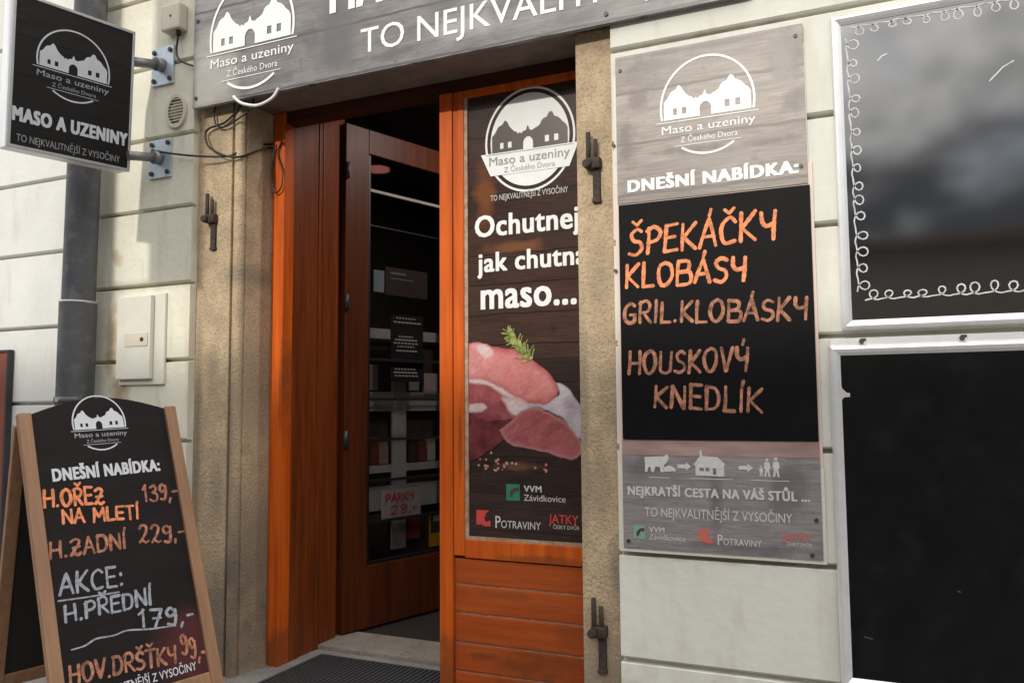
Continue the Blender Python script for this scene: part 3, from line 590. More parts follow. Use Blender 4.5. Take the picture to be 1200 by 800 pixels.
MB().box(-1.75, -1.45, 1.05, 1.35, 3.20, 3.248).build('housing', 'rack', tl)
lo = bpy.data.objects.new('rack_fill_light', ll); COL.objects.link(lo); lo.parent = tl; lo.location = (0, 0, -.06)

# ------------------------------------------------------------------ neighbouring house on the left, street opposite
nb = empty('neighbour_house', (-5.5, 0, 0), 'white plastered neighbouring house left of the drainpipe', 'building')
shop_keep = shop; shop = nb
courses('wall', -12, -3.866, [.05, .46, .87, 1.29, 1.703, 2.113, 2.52, 2.93, 3.34], M['plaster_far'], 6.0)
shop = shop_keep
rd = empty('shop_shutter', (-4.5, 0, .3), 'red brown painted wooden shutter at the left edge', 'shutter')
MB().box(-4.85, -4.395, -.03, -.004, .25, 1.565).build('board', 'red_paint', rd, bevel=.006)
a = MB(); a.box(-4.391, -4.377, -.036, -.004, .22, 1.582); a.box(-4.86, -4.392, -.034, -.004, 1.568, 1.582); a.build('edge_bar', 'bolt', rd)
def opposite(x0, x1, y, h, label, eave=.35, nwin=3, storeys=2):
    o = empty('opposite_house', ((x0+x1)/2, y, 0), label, 'building')
    MB().box(x0, x1, y-8, y, -.12, h).build('wall', 'opp', o)
    rf = MB(); F = Frame(((x0+x1)/2, y, h), (0, -1, 0), (0, 0, 1), (1, 0, 0)); w = (x1-x0)/2
    rf.slab(F, [(-eave, -.05), (8+eave, -.05), (8+eave, .1), (4, .55), (-eave, .1)], -w-.1, w+.1); rf.build('roof', 'roof', o)
    for s in range(storeys):
        for k in range(nwin):
            cx = x0 + (x1-x0)*(k+.5)/nwin; z = .8 + s*2.7
            if z + 1.4 > h: continue
            wd = MB(); wd.box(cx-.5, cx+.5, y+.002, y+.05, z, z+1.4); wf = wd.build('window', 'white_faded', o)
            for q in (-.46, .03):
                gl = MB(); gl.box(cx+q, cx+q+.43, y+.045, y+.06, z+.06, z+1.34); p = gl.build('pane', 'window', o); p.parent = wf
    return o
opposite(-15, -.9, -14, 7.5, 'ochre house across the street with the taller eave', nwin=6)
opposite(-.894, 14, -14, 4.2, 'low house across the street', nwin=5)

# added lamp post and banner, out of view, shaped to shade the left wall
po = empty('shade_post', (-3.95, -2.3, 0), 'unseen post added with a tall banner to shade the wall strip', 'shadow caster')
MB().tube([(-3.95, -2.3, -.01), (-3.95, -2.3, 5.2)], .05, 14).build('pole', 'sign_frame', po)
MB().tube([(-3.95, -2.3, -.01), (-3.95, -2.3, .5)], .085, 14).build('base', 'arm', po)
a = MB(); a.tube([(-3.95, -2.3, 5.15), (-3.95, -2.1, 5.35), (-3.95, -1.7, 5.4)], .03, 10); a.build('arm', 'sign_frame', po)
MB().box(-4.05, -3.85, -1.75, -1.35, 5.33, 5.41).build('shade_post_head', 'arm', po, bevel=.02)
MB().box(-3.655, -3.335, -2.304, -2.298, 2.90, 4.75).build('banner', 'red_paint', po)  # cloth panel added to cast the shadow beside the doorway
for z in (2.91, 4.74):
    MB().tube([(-3.95, -2.3, z), (-3.325, -2.3, z)], .012, 8).build('shade_banner_rod', 'arm', po)

# ------------------------------------------------------------------ fascia sign over the door
fa = empty('fascia_sign', (-2.0, -.03, 2.74), 'wide grey wood-print fascia sign over the shop doorway', 'sign')
FF = Frame((0, -.03, 0), (1, 0, 0), (0, 0, 1), (0, -1, 0))
kf = .99
def fx(u): return u*kf
def fz(v): return 1.26 + (v-1.26)*kf
MB().box(fx(-3.10), fx(-.38), -.03, -.004, fz(2.752), fz(3.60)).build('board', 'fascia', fa, bevel=.002)
logo(FF, fa, fx(-2.968), fz(3.013), .478, M['white_print'], .003, ring=.013)
t = MB(); t.text(FF, 'TO NEJKVALITNĚJŠÍ Z VYSOČINY', fx(-2.088), None, fz(2.846), .112, .002, bold=.004, sx=1.02); t.build('lettering', 'white_print', fa)
t = MB(); t.text(FF, 'MASO A UZENINY', fx(-2.262), fx(-.55), fz(3.068), .26, .002, bold=.045); t.build('lettering', 'white_print', fa)
for u, v in ((-3.075, 2.80), (-.93, 2.79), (-3.075, 3.2)):
    MB().knob(FF, fx(u), fz(v), .009, 0, .006).build('screw', 'bolt', fa)
# loose white arc hanging below the fascia
A = catmull([(-2.785,-.05,2.745),(-2.746,-.05,2.711),(-2.698,-.05,2.691),(-2.646,-.05,2.679),(-2.595,-.05,2.684),(-2.544,-.05,2.703),(-2.512,-.05,2.740)])
MB().tube(A, .0075, 8).build('white_arc', 'arc', cat='trim', label='thin white curved strip hanging below the fascia sign', origin=(-2.65, -.05, 2.74))

# ------------------------------------------------------------------ hanging sign
o_, e_, v_ = Vector((-3.452, -.707, 2.405)), Vector((.1205, .538, .010)), Vector((.040, -.022, .691))
H = Frame(o_, e_, v_, e_.normalized().cross(v_.normalized()), .552/.528, .693/.715)
hs = empty('hanging_sign', H.matrix(), 'black box sign on brackets beside the drainpipe', 'sign')
MB().fbox(H, 0.002, .526, .002, .713, -.10, -.004).build('box', 'sign_end', hs, bevel=.003)
f_ = MB(); f_.fbox(H, 0, .528, 0, .014, -.02, .004); f_.fbox(H, 0, .528, .701, .715, -.02, .004); f_.fbox(H, 0, .012, .014, .701, -.02, .004); f_.fbox(H, .516, .528, .014, .701, -.02, .004)
f_.build('frame', 'sign_frame', hs, bevel=.002)
MB().quad(H, .012, .516, .014, .701, 0).build('face', 'sign_face', hs)
logo(H, hs, .112, .408, .292, M['sign_text'], .0015, mtext=M['sign_dim'], ring=.007)
t = MB(); t.text(H, 'MASO A UZENINY', .014, .512, .124, .066, .0015, bold=.062); t.build('lettering', 'sign_text', hs)
t = MB(); t.text(H, 'TO NEJKVALITNĚJŠÍ Z VYSOČINY', .035, .48, .034, .032, .0015); t.build('lettering', 'sign_dim', hs)
for z0, z1 in ((3.01, 2.965), (2.525, 2.49)):
    b = MB(); b.tube([(-3.305, -.006, z0), (-3.325, -.19, z1)], .027, 4); b.tube([(-3.302, -.004, z0), (-3.306, -.05, z0-.008)], .034, 12)
    br = b.build('bracket', 'arm', hs); 
    p = MB(); p.box(-3.375, -3.225, -.012, -.001, z0-.105, z0+.095); pp = p.build('plate', 'galv', hs, bevel=.002); pp.parent = br
    for dx, dz in ((-.055, .07), (.055, .07), (-.055, -.08), (.055, -.08)):
        q = MB(); q.knob(WALL, -3.30+dx, z0+dz, .012, .012, .022, 6); qq = q.build('bolt', 'bolt', hs); qq.parent = br

# ------------------------------------------------------------------ small fittings on the left wall
pipe = empty('drainpipe', (-3.74, -.11, 0), 'dark grey zinc drainpipe running down the wall on the left', 'pipe')
MB().tube([(-3.712, -.11, 3.6), (-3.738, -.11, 1.768)], .080, 24, False).build('tube', 'zinc', pipe, 'upper drainpipe length')
MB().tube([(-3.738, -.11, 1.80), (-3.750, -.11, -.02)], .089, 24, False).build('tube', 'zinc', pipe, 'wider lower drainpipe length')
MB().tube([(-3.7375, -.11, 1.803), (-3.7377, -.11, 1.790)], .0905, 24).build('collar', 'sign_frame', pipe)
c_ = MB(); c_.tube([(-3.746, -.11, 1.315), (-3.746, -.11, 1.285)], .093, 24); c_.box(-3.765, -3.735, -.03, .0, 1.285, 1.315); c_.build('clamp', 'zinc', pipe)
bx = MB(); bx.knob(Frame((0, -.20, 0), (1,0,0), (0,0,1), (0,-1,0)), -3.748, 1.30, .012, -.005, .008); bx.build('clamp_screw', 'galv', pipe)
vt = empty('wall_vent', (-3.2, 0, 2.752), 'round cream slatted wall vent beside the fascia sign', 'vent')
VF = Frame((-3.197, 0, 2.752), (1,0,0), (0,0,1), (0,-1,0))
a = MB(); a.arc(VF, 0, 0, .060, .078, 0, 360, .018, .016, 40)
b = a.b
a.knob(VF, 0, 0, .05, 0, .006, 24); n = 40
for k in range(n):
    q0, q1 = 2*math.pi*k/n, 2*math.pi*(k+1)/n
    a.face([VF.p(.069*math.cos(q0), .087*math.sin(q0), 0), VF.p(.069*math.cos(q1), .087*math.sin(q1), 0), VF.p(.069*math.cos(q1), .087*math.sin(q1), .016), VF.p(.069*math.cos(q0), .087*math.sin(q0), .016)])
a.build('ring', 'vent', vt)
MB().disc(VF, 0, 0, .056, .003, .074).build('backing', 'ventdark', vt)
a = MB()
for k in range(-4, 5):
    z = k*.0158; w = .05*math.sqrt(max(.05, 1-(z/.072)**2)) + .002
    a.hexa([VF.p(-w, z-.004, .014), VF.p(w, z-.004, .014), VF.p(w, z-.002, .004), VF.p(-w, z-.002, .004), VF.p(-w, z, .014), VF.p(w, z, .014), VF.p(w, z+.006, .004), VF.p(-w, z+.006, .004)])
a.build('slat', 'vent', vt)
jb = empty('junction_box', (-3.2, 0, 3.157), 'small cream junction box with a cable near the top of the wall', 'junction box')
MB().box(-3.268, -3.142, -.06, -.001, 3.16, 3.295).build('casing', 'vent', jb, bevel=.01)
a = MB(); a.tube([(-3.175,-.03,3.162),(-3.175,-.03,3.135)], .012, 10); a.build('gland', 'cable', jb)
a = MB(); a.knob(Frame((0,-.06,0),(1,0,0),(0,0,1),(0,-1,0)), -3.20, 3.23, .006, 0, .003); a.build('screw', 'bolt', jb)
mt = empty('meter_cabinet', (-3.39, 0, 1.38), 'white plastic meter cabinet set in the wall right of the drainpipe', 'cabinet')
a = MB(); a.box(-3.545, -3.235, -.016, -.001, 1.372, 1.83); a.build('frame', 'box', mt, bevel=.004)
a = MB(); a.box(-3.538, -3.305, -.042, -.017, 1.40, 1.82); dr = a.build('door', 'box', mt, bevel=.005)
a = MB(); a.box(-3.475, -3.318, -.046, -.0425, 1.565, 1.632); hp = a.build('handle', 'vent', mt, bevel=.002); hp.parent = dr
a = MB(); a.knob(Frame((0,-.046,0),(1,0,0),(0,0,1),(0,-1,0)), -3.355, 1.598, .011, 0, .003); hp = a.build('keyhole', 'bolt', mt); hp.parent = dr
# cables
def cable(pts, r, label):
    P = catmull(pts, 6); MB().tube(P, r, 7).build('cable', 'cable', cat='cable', label=label, group='loose black cables by the doorway', origin=pts[0])
cable([(-3.338,-.03,2.564),(-3.208,-.03,2.529),(-3.035,-.02,2.495),(-2.872,.015,2.483),(-2.83,.07,2.527),(-2.815,.18,2.58),(-2.79,.24,2.597)], .0055, 'black cable running level from the lower sign bracket to the door frame')
cable([(-2.82,.02,2.76),(-2.814,.03,2.731),(-2.904,.025,2.663),(-3.003,.02,2.644),(-3.03,.02,2.613),(-2.984,.0,2.541),(-2.889,.0,2.486),(-2.815,.03,2.476),(-2.80,.15,2.54),(-2.80,.24,2.58)], .0055, 'black cable making a wide loop on the left stone jamb')
cable([(-2.735,.03,2.755),(-2.744,.03,2.712),(-2.812,.02,2.666),(-2.904,.02,2.637),(-2.959,.02,2.654),(-2.976,.02,2.717),(-2.97,.03,2.76)], .0045, 'thin black cable hooking up under the left end of the fascia')
cable([(-2.779,.24,2.60),(-2.787,.235,2.459),(-2.774,.235,2.346),(-2.731,.235,2.363),(-2.727,.24,2.451),(-2.761,.24,2.544),(-2.74,.245,2.60)], .004, 'thin cable loop dangling in front of the orange door jamb')
cable([(-3.175,-.03,3.14),(-3.195,-.02,3.061),(-3.176,-.02,3.013),(-3.106,-.02,2.973),(-3.05,-.02,2.954),(-3.02,-.012,2.95)], .005, 'short black cable dropping from the junction box to the fascia')
# iron pintles: one built, two copied
def pintle(x, z, label):
    o = empty('shutter_pintle', (x, .04, z), label, 'hinge', 'old iron pintles on the stone jambs')
    PF = Frame((x, .04, z), (1,0,0), (0,0,1), (0,-1,0))
    a = MB(); a.fbox(PF, -.006, .024, -.150, .0, -.01, .014); a.fbox(PF, -.009, .027, -.156, -.140, -.01, .017); a.build('strap', 'iron', o, bevel=.004)
    a = MB(); a.fbox(PF, -.030, .030, -.022, .022, -.01, .034); a.tube([(x-.02,.028,z-.004),(x-.02,-.012,z-.004)], .019, 8); a.build('collar', 'iron', o, bevel=.007)
    a = MB(); a.tube([(x-.018,.016,z-.01),(x-.018,.016,z+.125)], .0095, 10); a.tube([(x+.010,.020,z),(x+.010,.020,z+.095)], .0085, 10); a.build('pin', 'iron', o)
    return o
def copy_thing(o, loc, label):
    c = o.copy(); COL.objects.link(c); c.location = loc; c['label'] = label
    for ch in o.children:
        d = ch.copy(); COL.objects.link(d); d.parent = c
    return c
p0 = pintle(-1.000, 2.205, 'rusty iron pintle high on the right stone jamb')
copy_thing(p0, (-1.006, .04, .400), 'rusty iron pintle low on the right stone jamb')
copy_thing(p0, (-2.985, .04, 2.185), 'rusty iron pintle on the left stone jamb below the cables')

# ------------------------------------------------------------------ printed menu board on the right
mb_ = empty('menu_board', (-.545, 0, .60), 'tall grey wood-print menu board screwed to the wall right of the doorway', 'sign')
BF = Frame((0, -.012, 0), (1,0,0), (0,0,1), (0,-1,0))
a = MB(); a.box(-.909, -.186, -.008, -.001, .713, 1.035); a.build('backing', 'whiteback', mb_, 'cream lower backing strip')
a = MB(); a.box(-.905, -.188, -.008, -.001, 1.036, 2.10); a.build('backing', 'pinkback', mb_, 'backing strip tinted with the pink halo')
a = MB(); a.box(-.905, -.20, -.0075, -.001, 2.101, 2.53); a.build('backing', 'whiteback', mb_)
MB().box(-.893, -.203, -.012, -.0082, 2.022, 2.600).build('panel', 'menu_wood', mb_, 'upper light grey board print')
MB().box(-.893, -.197, -.012, -.0082, .726, 1.068).build('panel', 'menu_low', mb_, 'lower dark grey board print')
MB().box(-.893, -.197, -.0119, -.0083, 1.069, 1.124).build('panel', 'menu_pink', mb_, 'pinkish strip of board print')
logo(BF, mb_, -.706, 2.320, .320, M['white_print'], .0015, ring=.0085)
t = MB(); t.text(BF, 'DNEŠNÍ NABÍDKA:', -.853, -.232, 2.062, .047, .0015, bold=.06); t.build('lettering', 'white_print', mb_)
printed(BF, mb_, 'white_faded', 'NEJKRATŠÍ CESTA NA VÁŠ STŮL ...', -.874, -.232, .921, .033, .0015, bold=.05)
printed(BF, mb_, 'white_faded', 'TO NEJKVALITNĚJŠÍ Z VYSOČINY', -.810, -.293, .846, .032, .0015)
# pictograms: cow, arrow, house, arrow, family
a = MB()
cow = [(-.808,1.062),(-.735,1.066),(-.722,1.074),(-.716,1.060),(-.722,1.045),(-.733,1.036),(-.737,1.020),(-.737,1.008),(-.748,1.008),(-.750,1.026),(-.765,1.028),(-.770,1.020),(-.772,1.008),(-.783,1.008),(-.786,1.028),(-.794,1.024),(-.797,1.008),(-.807,1.008),(-.806,1.040)]
a.outline(BF, [cow], .0015)
a.outline(BF, [[(-.738,1.010),(-.734,1.026),(-.715,1.034),(-.698,1.026),(-.690,1.016),(-.698,1.010),(-.704,1.014),(-.712,1.010)]], .0016)
for u in (-.685, -.468):
    a.outline(BF, [[(u,1.024),(u+.030,1.024),(u+.030,1.016),(u+.050,1.031),(u+.030,1.046),(u+.030,1.038),(u,1.038)]], .0015)
a.outline(BF, [[(-.620,1.000),(-.620,1.035),(-.628,1.037),(-.604,1.068),(-.604,1.090),(-.596,1.090),(-.596,1.070),(-.540,1.066),(-.512,1.040),(-.518,1.038),(-.518,.998)],
               rect(-.606,-.590,1.015,1.027), rect(-.584,-.570,1.015,1.027), rect(-.558,-.546,1.004,1.027)], .0015)
def person_mark(u, h):
    a.disc(BF, u, 1.002+h*.91, h*.085, .0015, None, 10)
    a.outline(BF, [[(u-h*.16,1.002),(u-h*.10,1.002+h*.42),(u-h*.17,1.002+h*.45),(u-h*.14,1.002+h*.78),(u+h*.12,1.002+h*.80),(u+h*.19,1.002+h*.45),(u+h*.10,1.002+h*.40),(u+h*.17,1.002),(u+h*.07,1.002),(u,1.002+h*.33),(u-h*.06,1.002)]], .0015)
person_mark(-.391, .038); person_mark(-.371, .064); person_mark(-.341, .068)
for u0, u1 in ((-.792,-.712), (-.640,-.488), (-.428,-.298)): a.quad(BF, u0, u1, .987, .9895, .0015)
a.build('pictogram', 'white_faded', mb_)
def maker_marks(F, p, u, v, k, wm, rm, gm, d):
    """three supplier marks: green square, red square, red word; u holds their left edges"""
    a = MB(); s = .045*k
    a.quad(F, u[0], u[0]+s, v[0], v[0]+s*1.1, d); a.build('emblem', gm, p)
    a = MB(); a.outline(F, [[(u[0]+.3*s, v[0]+.15*s), (u[0]+.25*s, v[0]+.55*s), (u[0]+.55*s, v[0]+.85*s), (u[0]+.95*s, v[0]+.9*s), (u[0]+.9*s, v[0]+.6*s), (u[0]+.6*s, v[0]+.62*s), (u[0]+.5*s, v[0]+.35*s)]], d+.0006); a.build('emblem', 'dark_print', p)
    printed(F, p, wm, 'VVM', u[0]+1.3*s, u[0]+2.6*s, v[0]+.62*s, .42*s, d, bold=.025); printed(F, p, wm, 'Závidkovice', u[0]+1.3*s, u[0]+4.3*s, v[0]+.02*s, .42*s, d)
    a = MB(); x, y = u[1], v[1]
    a.outline(F, [[(x,y+.1*s),(x,y+1.1*s),(x+s*1.0,y+1.1*s),(x+.75*s,y+.9*s),(x+.6*s,y+.55*s),(x+.75*s,y+.3*s),(x+1.05*s,y+.45*s),(x+1.1*s,y+.05*s),(x+.7*s,y-.0*s),(x+.35*s,y+.15*s)]], d); a.build('emblem', rm, p)
    printed(F, p, wm, 'P', x+1.45*s, x+1.85*s, y-.05*s, .82*s, d, bold=.01); printed(F, p, wm, 'OTRAVINY', x+1.88*s, x+4.8*s, y-.02*s, .50*s, d, bold=.006)
    a = MB(); a.text(F, 'JATKY', u[2], u[2]+2.1*s, v[2]+.35*s, .58*s, d, bold=.012); a.build('lettering', rm, p)
    a = MB(); a.text(F, 'ČESKÝ DVŮR', u[2]+.3*s, u[2]+2.15*s, v[2]-.0*s, .24*s, d); a.build('lettering', wm, p)
maker_marks(BF, mb_, (-.855, -.613, -.328), (.762, .760, .770), 1.0, M['white_faded'], M['pale_red'], M['pale_green'], .0015)
for u, v in ((-.874,2.545),(-.228,2.558),(-.906,2.255),(-.906,1.765),(-.224,2.085),(-.874,.752),(-.232,.742),(-.215,.86)):
    MB().knob(BF, u, v, .007, -.004, .004).build('screw', 'bolt', mb_)

ck = empty('writing_panel', (-.545, -.013, 1.125), 'black writing panel with orange handwriting fixed over the printed menu board', 'chalkboard')
MB().box(-.889, -.198, -.0165, -.0125, 1.126, 2.016).build('panel', 'black_foil', ck, bevel=.001)
CF = Frame((0, -.0165, 0), (1,0,0), (0,0,1), (0,-1,0))
def written(F, p, m, *args):
    a = MB(); hand(a, F, *args); return a.build('handwriting', m, p)
written(CF, ck, 'chalk_orange', 'ŠPEKÁČKY', -.852, -.318, 1.815, 1.838, .098, .0125, .0008)
written(CF, ck, 'chalk_orange', 'KLOBÁSY', -.868, -.424, 1.698, 1.695, .085, .0125, .0008)
written(CF, ck, 'chalk_dim', 'GRIL.KLOBÁSKY', -.876, -.222, 1.563, 1.546, .076, .0115, .0008)
written(CF, ck, 'chalk_dim', 'HOUSKOVÝ', -.864, -.426, 1.372, 1.370, .080, .0115, .0008)
written(CF, ck, 'chalk_dim', 'KNEDLÍK', -.768, -.382, 1.248, 1.222, .080, .0115, .0008)

# ------------------------------------------------------------------ two framed chalkboards
def mitre_frame(mb, F, u0, u1, v0, v1, w, d):
    """aluminium snap frame: four mitred, rounded rails"""
    prof = [(0, 0), (0, d*.45), (w*.18, d*.9), (w*.42, d), (w*.72, d*.82), (w, d*.5), (w, 0)]
    cs = [(u0, v0, 1, 1), (u1, v0, -1, 1), (u1, v1, -1, -1), (u0, v1, 1, -1)]
    rings = [[mb.b.verts.new(F.p(u + sx*o, v + sy*o, h)) for o, h in prof] for u, v, sx, sy in cs]
    for i in range(4):
        q, r = rings[i], rings[(i+1) % 4]
        for k in range(len(prof)-1): mb.b.faces.new((q[k], r[k], r[k+1], q[k+1]))
    return mb
F0 = Frame((0, -.004, 0), (1,0,0), (0,0,1), (0,-1,0))
ub = empty('framed_chalkboard', (.55, 0, 1.49), 'upper silver framed glossy chalkboard with a curly white chalk border', 'chalkboard', 'silver framed chalkboards')
UO = (-.112, 1.35, 1.500, 2.597)
mitre_frame(MB(), F0, *UO, .034, .024).build('frame', 'alu', ub, fix=True)
MB().box(UO[0]+.008, UO[1]-.008, -.014, -.001, UO[2]+.008, UO[3]-.008).build('board', 'gloss_black', ub)
UF = Frame((0, -.0142, 0), (1,0,0), (0,0,1), (0,-1,0))
def curls(mb, pts_axis, p0, p1, n, amp, w, flip=1):
    """a running line of small loops from p0 to p1"""
    (x0, y0), (x1, y1) = p0, p1; L = math.hypot(x1-x0, y1-y0); tx, ty = (x1-x0)/L, (y1-y0)/L; nx, ny = -ty*flip, tx*flip
    rr = random.Random(n); P = []; st = L/n; N = n*22
    ph = [rr.uniform(-1.6, 1.6) for _ in range(n+2)]; am = [rr.uniform(.62, 1.2) for _ in range(n+2)]
    for k in range(N+1):
        t = k/22; i = int(t); f = t-i
        A_ = amp*(am[i]*(1-f) + am[i+1]*f); g = max(0, (f-.38)/.62); g = g*g*(3-2*g)
        th_ = 2*math.pi*g
        s = t*st + .34*st*math.sin(th_) + (ph[i]*(1-f) + ph[i+1]*f)*st*.14; h = A_*(.5 - .5*math.cos(th_)) + .004*math.sin(math.pi*f)
        P.append((x0 + tx*s + nx*h, y0 + ty*s + ny*h))
    mb.ribbon(UF, P, w, .0012)
a = MB()
curls(a, 0, (-.064, 2.525), (-.058, 1.625), 15, .034, .0046, 1)
curls(a, 0, (-.04, 1.600), (1.26, 1.602), 26, .034, .0046, 1)
curls(a, 0, (-.05, 2.552), (1.26, 2.552), 26, .034, .0046, -1)
a.build('chalk_border', 'chalk_white', ub)
a = MB(); a.ribbon(UF, [(.035,2.418),(.048,2.432),(.062,2.436)], .006, .0012); a.ribbon(UF, [(.36,2.29),(.40,2.33),(.43,2.345)], .004, .0012); a.build('chalk_mark', 'chalk_white', ub)
lb = empty('framed_chalkboard', (.55, 0, .30), 'lower silver framed black chalkboard without writing', 'chalkboard', 'silver framed chalkboards')
LO = (-.156, 1.35, .318, 1.452)
mitre_frame(MB(), F0, *LO, .036, .024).build('frame', 'alu', lb)
MB().box(LO[0]+.008, LO[1]-.008, -.014, -.001, LO[2]+.008, LO[3]-.008).build('board', 'gloss_black_low', lb)
a = MB(); a.poly(UF, [(-.124,1.335),(-.118,1.305),(-.104,1.290),(-.094,1.289),(-.094,1.276),(-.112,1.275),(-.124,1.262)], .0012); a.build('torn_tape', 'alu', lb)
a = MB(); a.box(-.15, 1.345, -.010, -.001, 1.4525, 1.474); a.build('top_rail', 'alu', lb)
for u in (-.052, .246, .62):
    q = MB(); q.knob(F0, u, 1.462, .008, .006, .012); q.fbox(F0, u-.003, u+.014, 1.464, 1.472, .006, .010); q.build('hook', 'bolt', lb)
a = MB(); a.ribbon(UF, [(-.08,.49),(-.055,.485)], .003, .001); a.ribbon(UF, [(.20,.66),(.205,.658)], .005, .001)
a.build('chalk_mark', 'faint_chalk', lb)

# ------------------------------------------------------------------ printed film on the side window
wp = empty('window_poster', (-1.38, .27, .68), 'dark brown printed window poster with raw meat beside the open door', 'poster')
PF = Frame((0, .27, 0), (1,0,0), (0,0,1), (0,-1,0))
MB().box(-1.683, -1.042, .270, .276, 1.46, 2.664).build('print', 'film_wood', wp)
MB().box(-1.683, -1.042, .2702, .276, .682, 1.4598).build('print', 'film_low', wp)
a = MB(); cu, cv = -1.378, 2.432
a.arc(PF, cu, cv, .212, .232, 0, 360, .010, .001, 64); a.disc(PF, cu, cv, .190, .001, .210, 48); a.build('emblem_disc', 'white_print', wp)
a = MB(); lp_ = sil_loops(-1.560, 2.385, .364, 1.0); a.outline(PF, lp_, .002); a.build('emblem_house', 'dark_print', wp)
a = MB(); a.poly(PF, [(-1.616,2.388),(-1.146,2.388),(-1.190,2.285),(-1.568,2.285)], .003)
a.build('banner', 'white_print', wp)
printed(PF, wp, 'grey_print', 'Maso a uzeniny', -1.574, -1.186, 2.331, .040, .004, bold=.01); printed(PF, wp, 'grey_print', 'Z Českého Dvora', -1.500, -1.256, 2.294, .024, .004)
printed(PF, wp, 'white_faded', 'TO NEJKVALITNĚJŠÍ Z VYSOČINY', -1.570, -1.198, 2.172, .026, .001)
printed(PF, wp, 'white_print', 'Ochutnej', -1.650, -1.150, 2.012, .098, .001, bold=.03); printed(PF, wp, 'white_print', 'jak chutná', -1.638, -1.115, 1.852, .088, .001, bold=.03)
printed(PF, wp, 'white_print', 'maso...', -1.622, -1.165, 1.684, .128, .001, bold=.03)
a = MB(); a.quad(PF, -1.59, -1.17, 2.380, 2.383, .004); a.build('banner_line', 'grey_print', wp)
import numpy as np
def lattice_noise(x, y, seed):
    def hsh(i, j): 
        v = np.sin(i*127.1 + j*311.7 + seed*74.7)*43758.5453
        return v - np.floor(v)
    i, j = np.floor(x), np.floor(y); f, g = x-i, y-j; f = f*f*(3-2*f); g = g*g*(3-2*g)
    return (hsh(i,j)*(1-f) + hsh(i+1,j)*f)*(1-g) + (hsh(i,j+1)*(1-f) + hsh(i+1,j+1)*f)*g
def fbm(x, y, sc, seed, o=4):
    t = 0; a = .5
    for k in range(o): t = t + a*lattice_noise(x*sc*2**k, y*sc*2**k, seed+k); a *= .5
    return t/.94
def sdf(x, y, pts):
    """signed distance to a closed outline, positive inside"""
    d = np.full(x.shape, 1e9); ins = np.zeros(x.shape, bool); n = len(pts)
    for k in range(n):
        (ax, ay), (bx_, by) = pts[k], pts[(k+1) % n]; ex, ey = bx_-ax, by-ay; L = ex*ex + ey*ey + 1e-12
        t = np.clip(((x-ax)*ex + (y-ay)*ey)/L, 0, 1); d = np.minimum(d, np.hypot(x-ax-t*ex, y-ay-t*ey))
        c = ((ay > y) != (by > y)) & (x < (bx_-ax)*(y-ay)/(by-ay+1e-12) + ax); ins ^= c
    return np.where(ins, d, -d)
NU, NV = 230, 200
gu, gv = np.meshgrid(np.linspace(-1.683, -1.042, NU), np.linspace(.985, 1.56, NV))
wu = gu + (fbm(gu, gv, 22, 3) - .5)*.018; wv = gv + (fbm(gu, gv, 22, 9) - .5)*.018
img = np.zeros((NV, NU, 3)); cover = np.zeros((NV, NU))
def paint(pts, c1, c2, sc, soft=.006, seed=1, rim=None, rimw=.012, stretch=1, streak=0):
    global img, cover
    P = catmull(pts + [pts[0]], 5)[:-1]; q = sdf(wu, wv, P); a = np.clip(q/soft + .5, 0, 1)
    nx = fbm(gu*math.cos(.5) + gv*math.sin(.5), (gv*math.cos(.5) - gu*math.sin(.5))*stretch, sc, seed, 5)
    t = np.clip((nx-.32)/.36, 0, 1)[..., None]; col = np.array(c1)*(1-t) + np.array(c2)*t
    if streak:
        st_ = np.abs(fbm(gu*.7 + gv*.4, gv*1.2 - gu*.3, 24, seed+20, 4) - .5); m_ = (np.clip(1 - st_/.055, 0, 1)**1.5*streak*.42*np.clip(fbm(gu, gv, 9, seed+40, 2)*2.4-.6, 0, 1))[..., None]
        col = col*(1-m_) + np.array((.66, .40, .39))*m_
    col = col*(.80 + .40*fbm(gu*math.cos(.6) + gv*math.sin(.6), (gv*math.cos(.6) - gu*math.sin(.6))*2.2, 75, seed+60, 4))[..., None]
    if rim is not None:
        r_ = np.clip(1 - (q-.002)/rimw, 0, 1)[..., None]**1.5*.8; col = col*(1-r_) + np.array(rim)*r_
    img = img*(1-a[..., None]) + col*a[..., None]; cover = np.maximum(cover, a)
RD, PK, LT, FT, CL = (.165, .032, .037), (.50, .15, .145), (.62, .29, .275), (.58, .47, .47), (.36, .29, .33)
paint([(-1.70,1.25),(-1.60,1.25),(-1.51,1.21),(-1.46,1.15),(-1.52,1.10),(-1.60,1.045),(-1.70,1.02)], RD, (.08, .016, .02), 14, seed=2, streak=.25)
paint([(-1.70,1.31),(-1.55,1.33),(-1.42,1.32),(-1.34,1.265),(-1.44,1.215),(-1.53,1.19),(-1.60,1.195),(-1.70,1.24)], (.30, .085, .09), (.20, .045, .052), 14, seed=4, streak=.6)
paint([(-1.70,1.275),(-1.63,1.270),(-1.60,1.240),(-1.70,1.224)], FT, (.55, .38, .38), 18, seed=5, soft=.012)
paint([(-1.70,1.34),(-1.63,1.37),(-1.55,1.345),(-1.49,1.29),(-1.58,1.262),(-1.70,1.272)], (.34, .085, .09), (.22, .05, .055), 16, seed=6, streak=.3)
paint([(-1.52,1.29),(-1.45,1.28),(-1.38,1.262),(-1.40,1.240),(-1.45,1.215),(-1.49,1.235)], (.58, .46, .46), (.50, .30, .30), 16, seed=7, soft=.012)
paint([(-1.47,1.225),(-1.36,1.275),(-1.25,1.295),(-1.262,1.350),(-1.22,1.335),(-1.165,1.27),(-1.148,1.19),(-1.16,1.11),(-1.24,1.20),(-1.34,1.245)], CL, (.52, .46, .50), 9, seed=8, soft=.010)
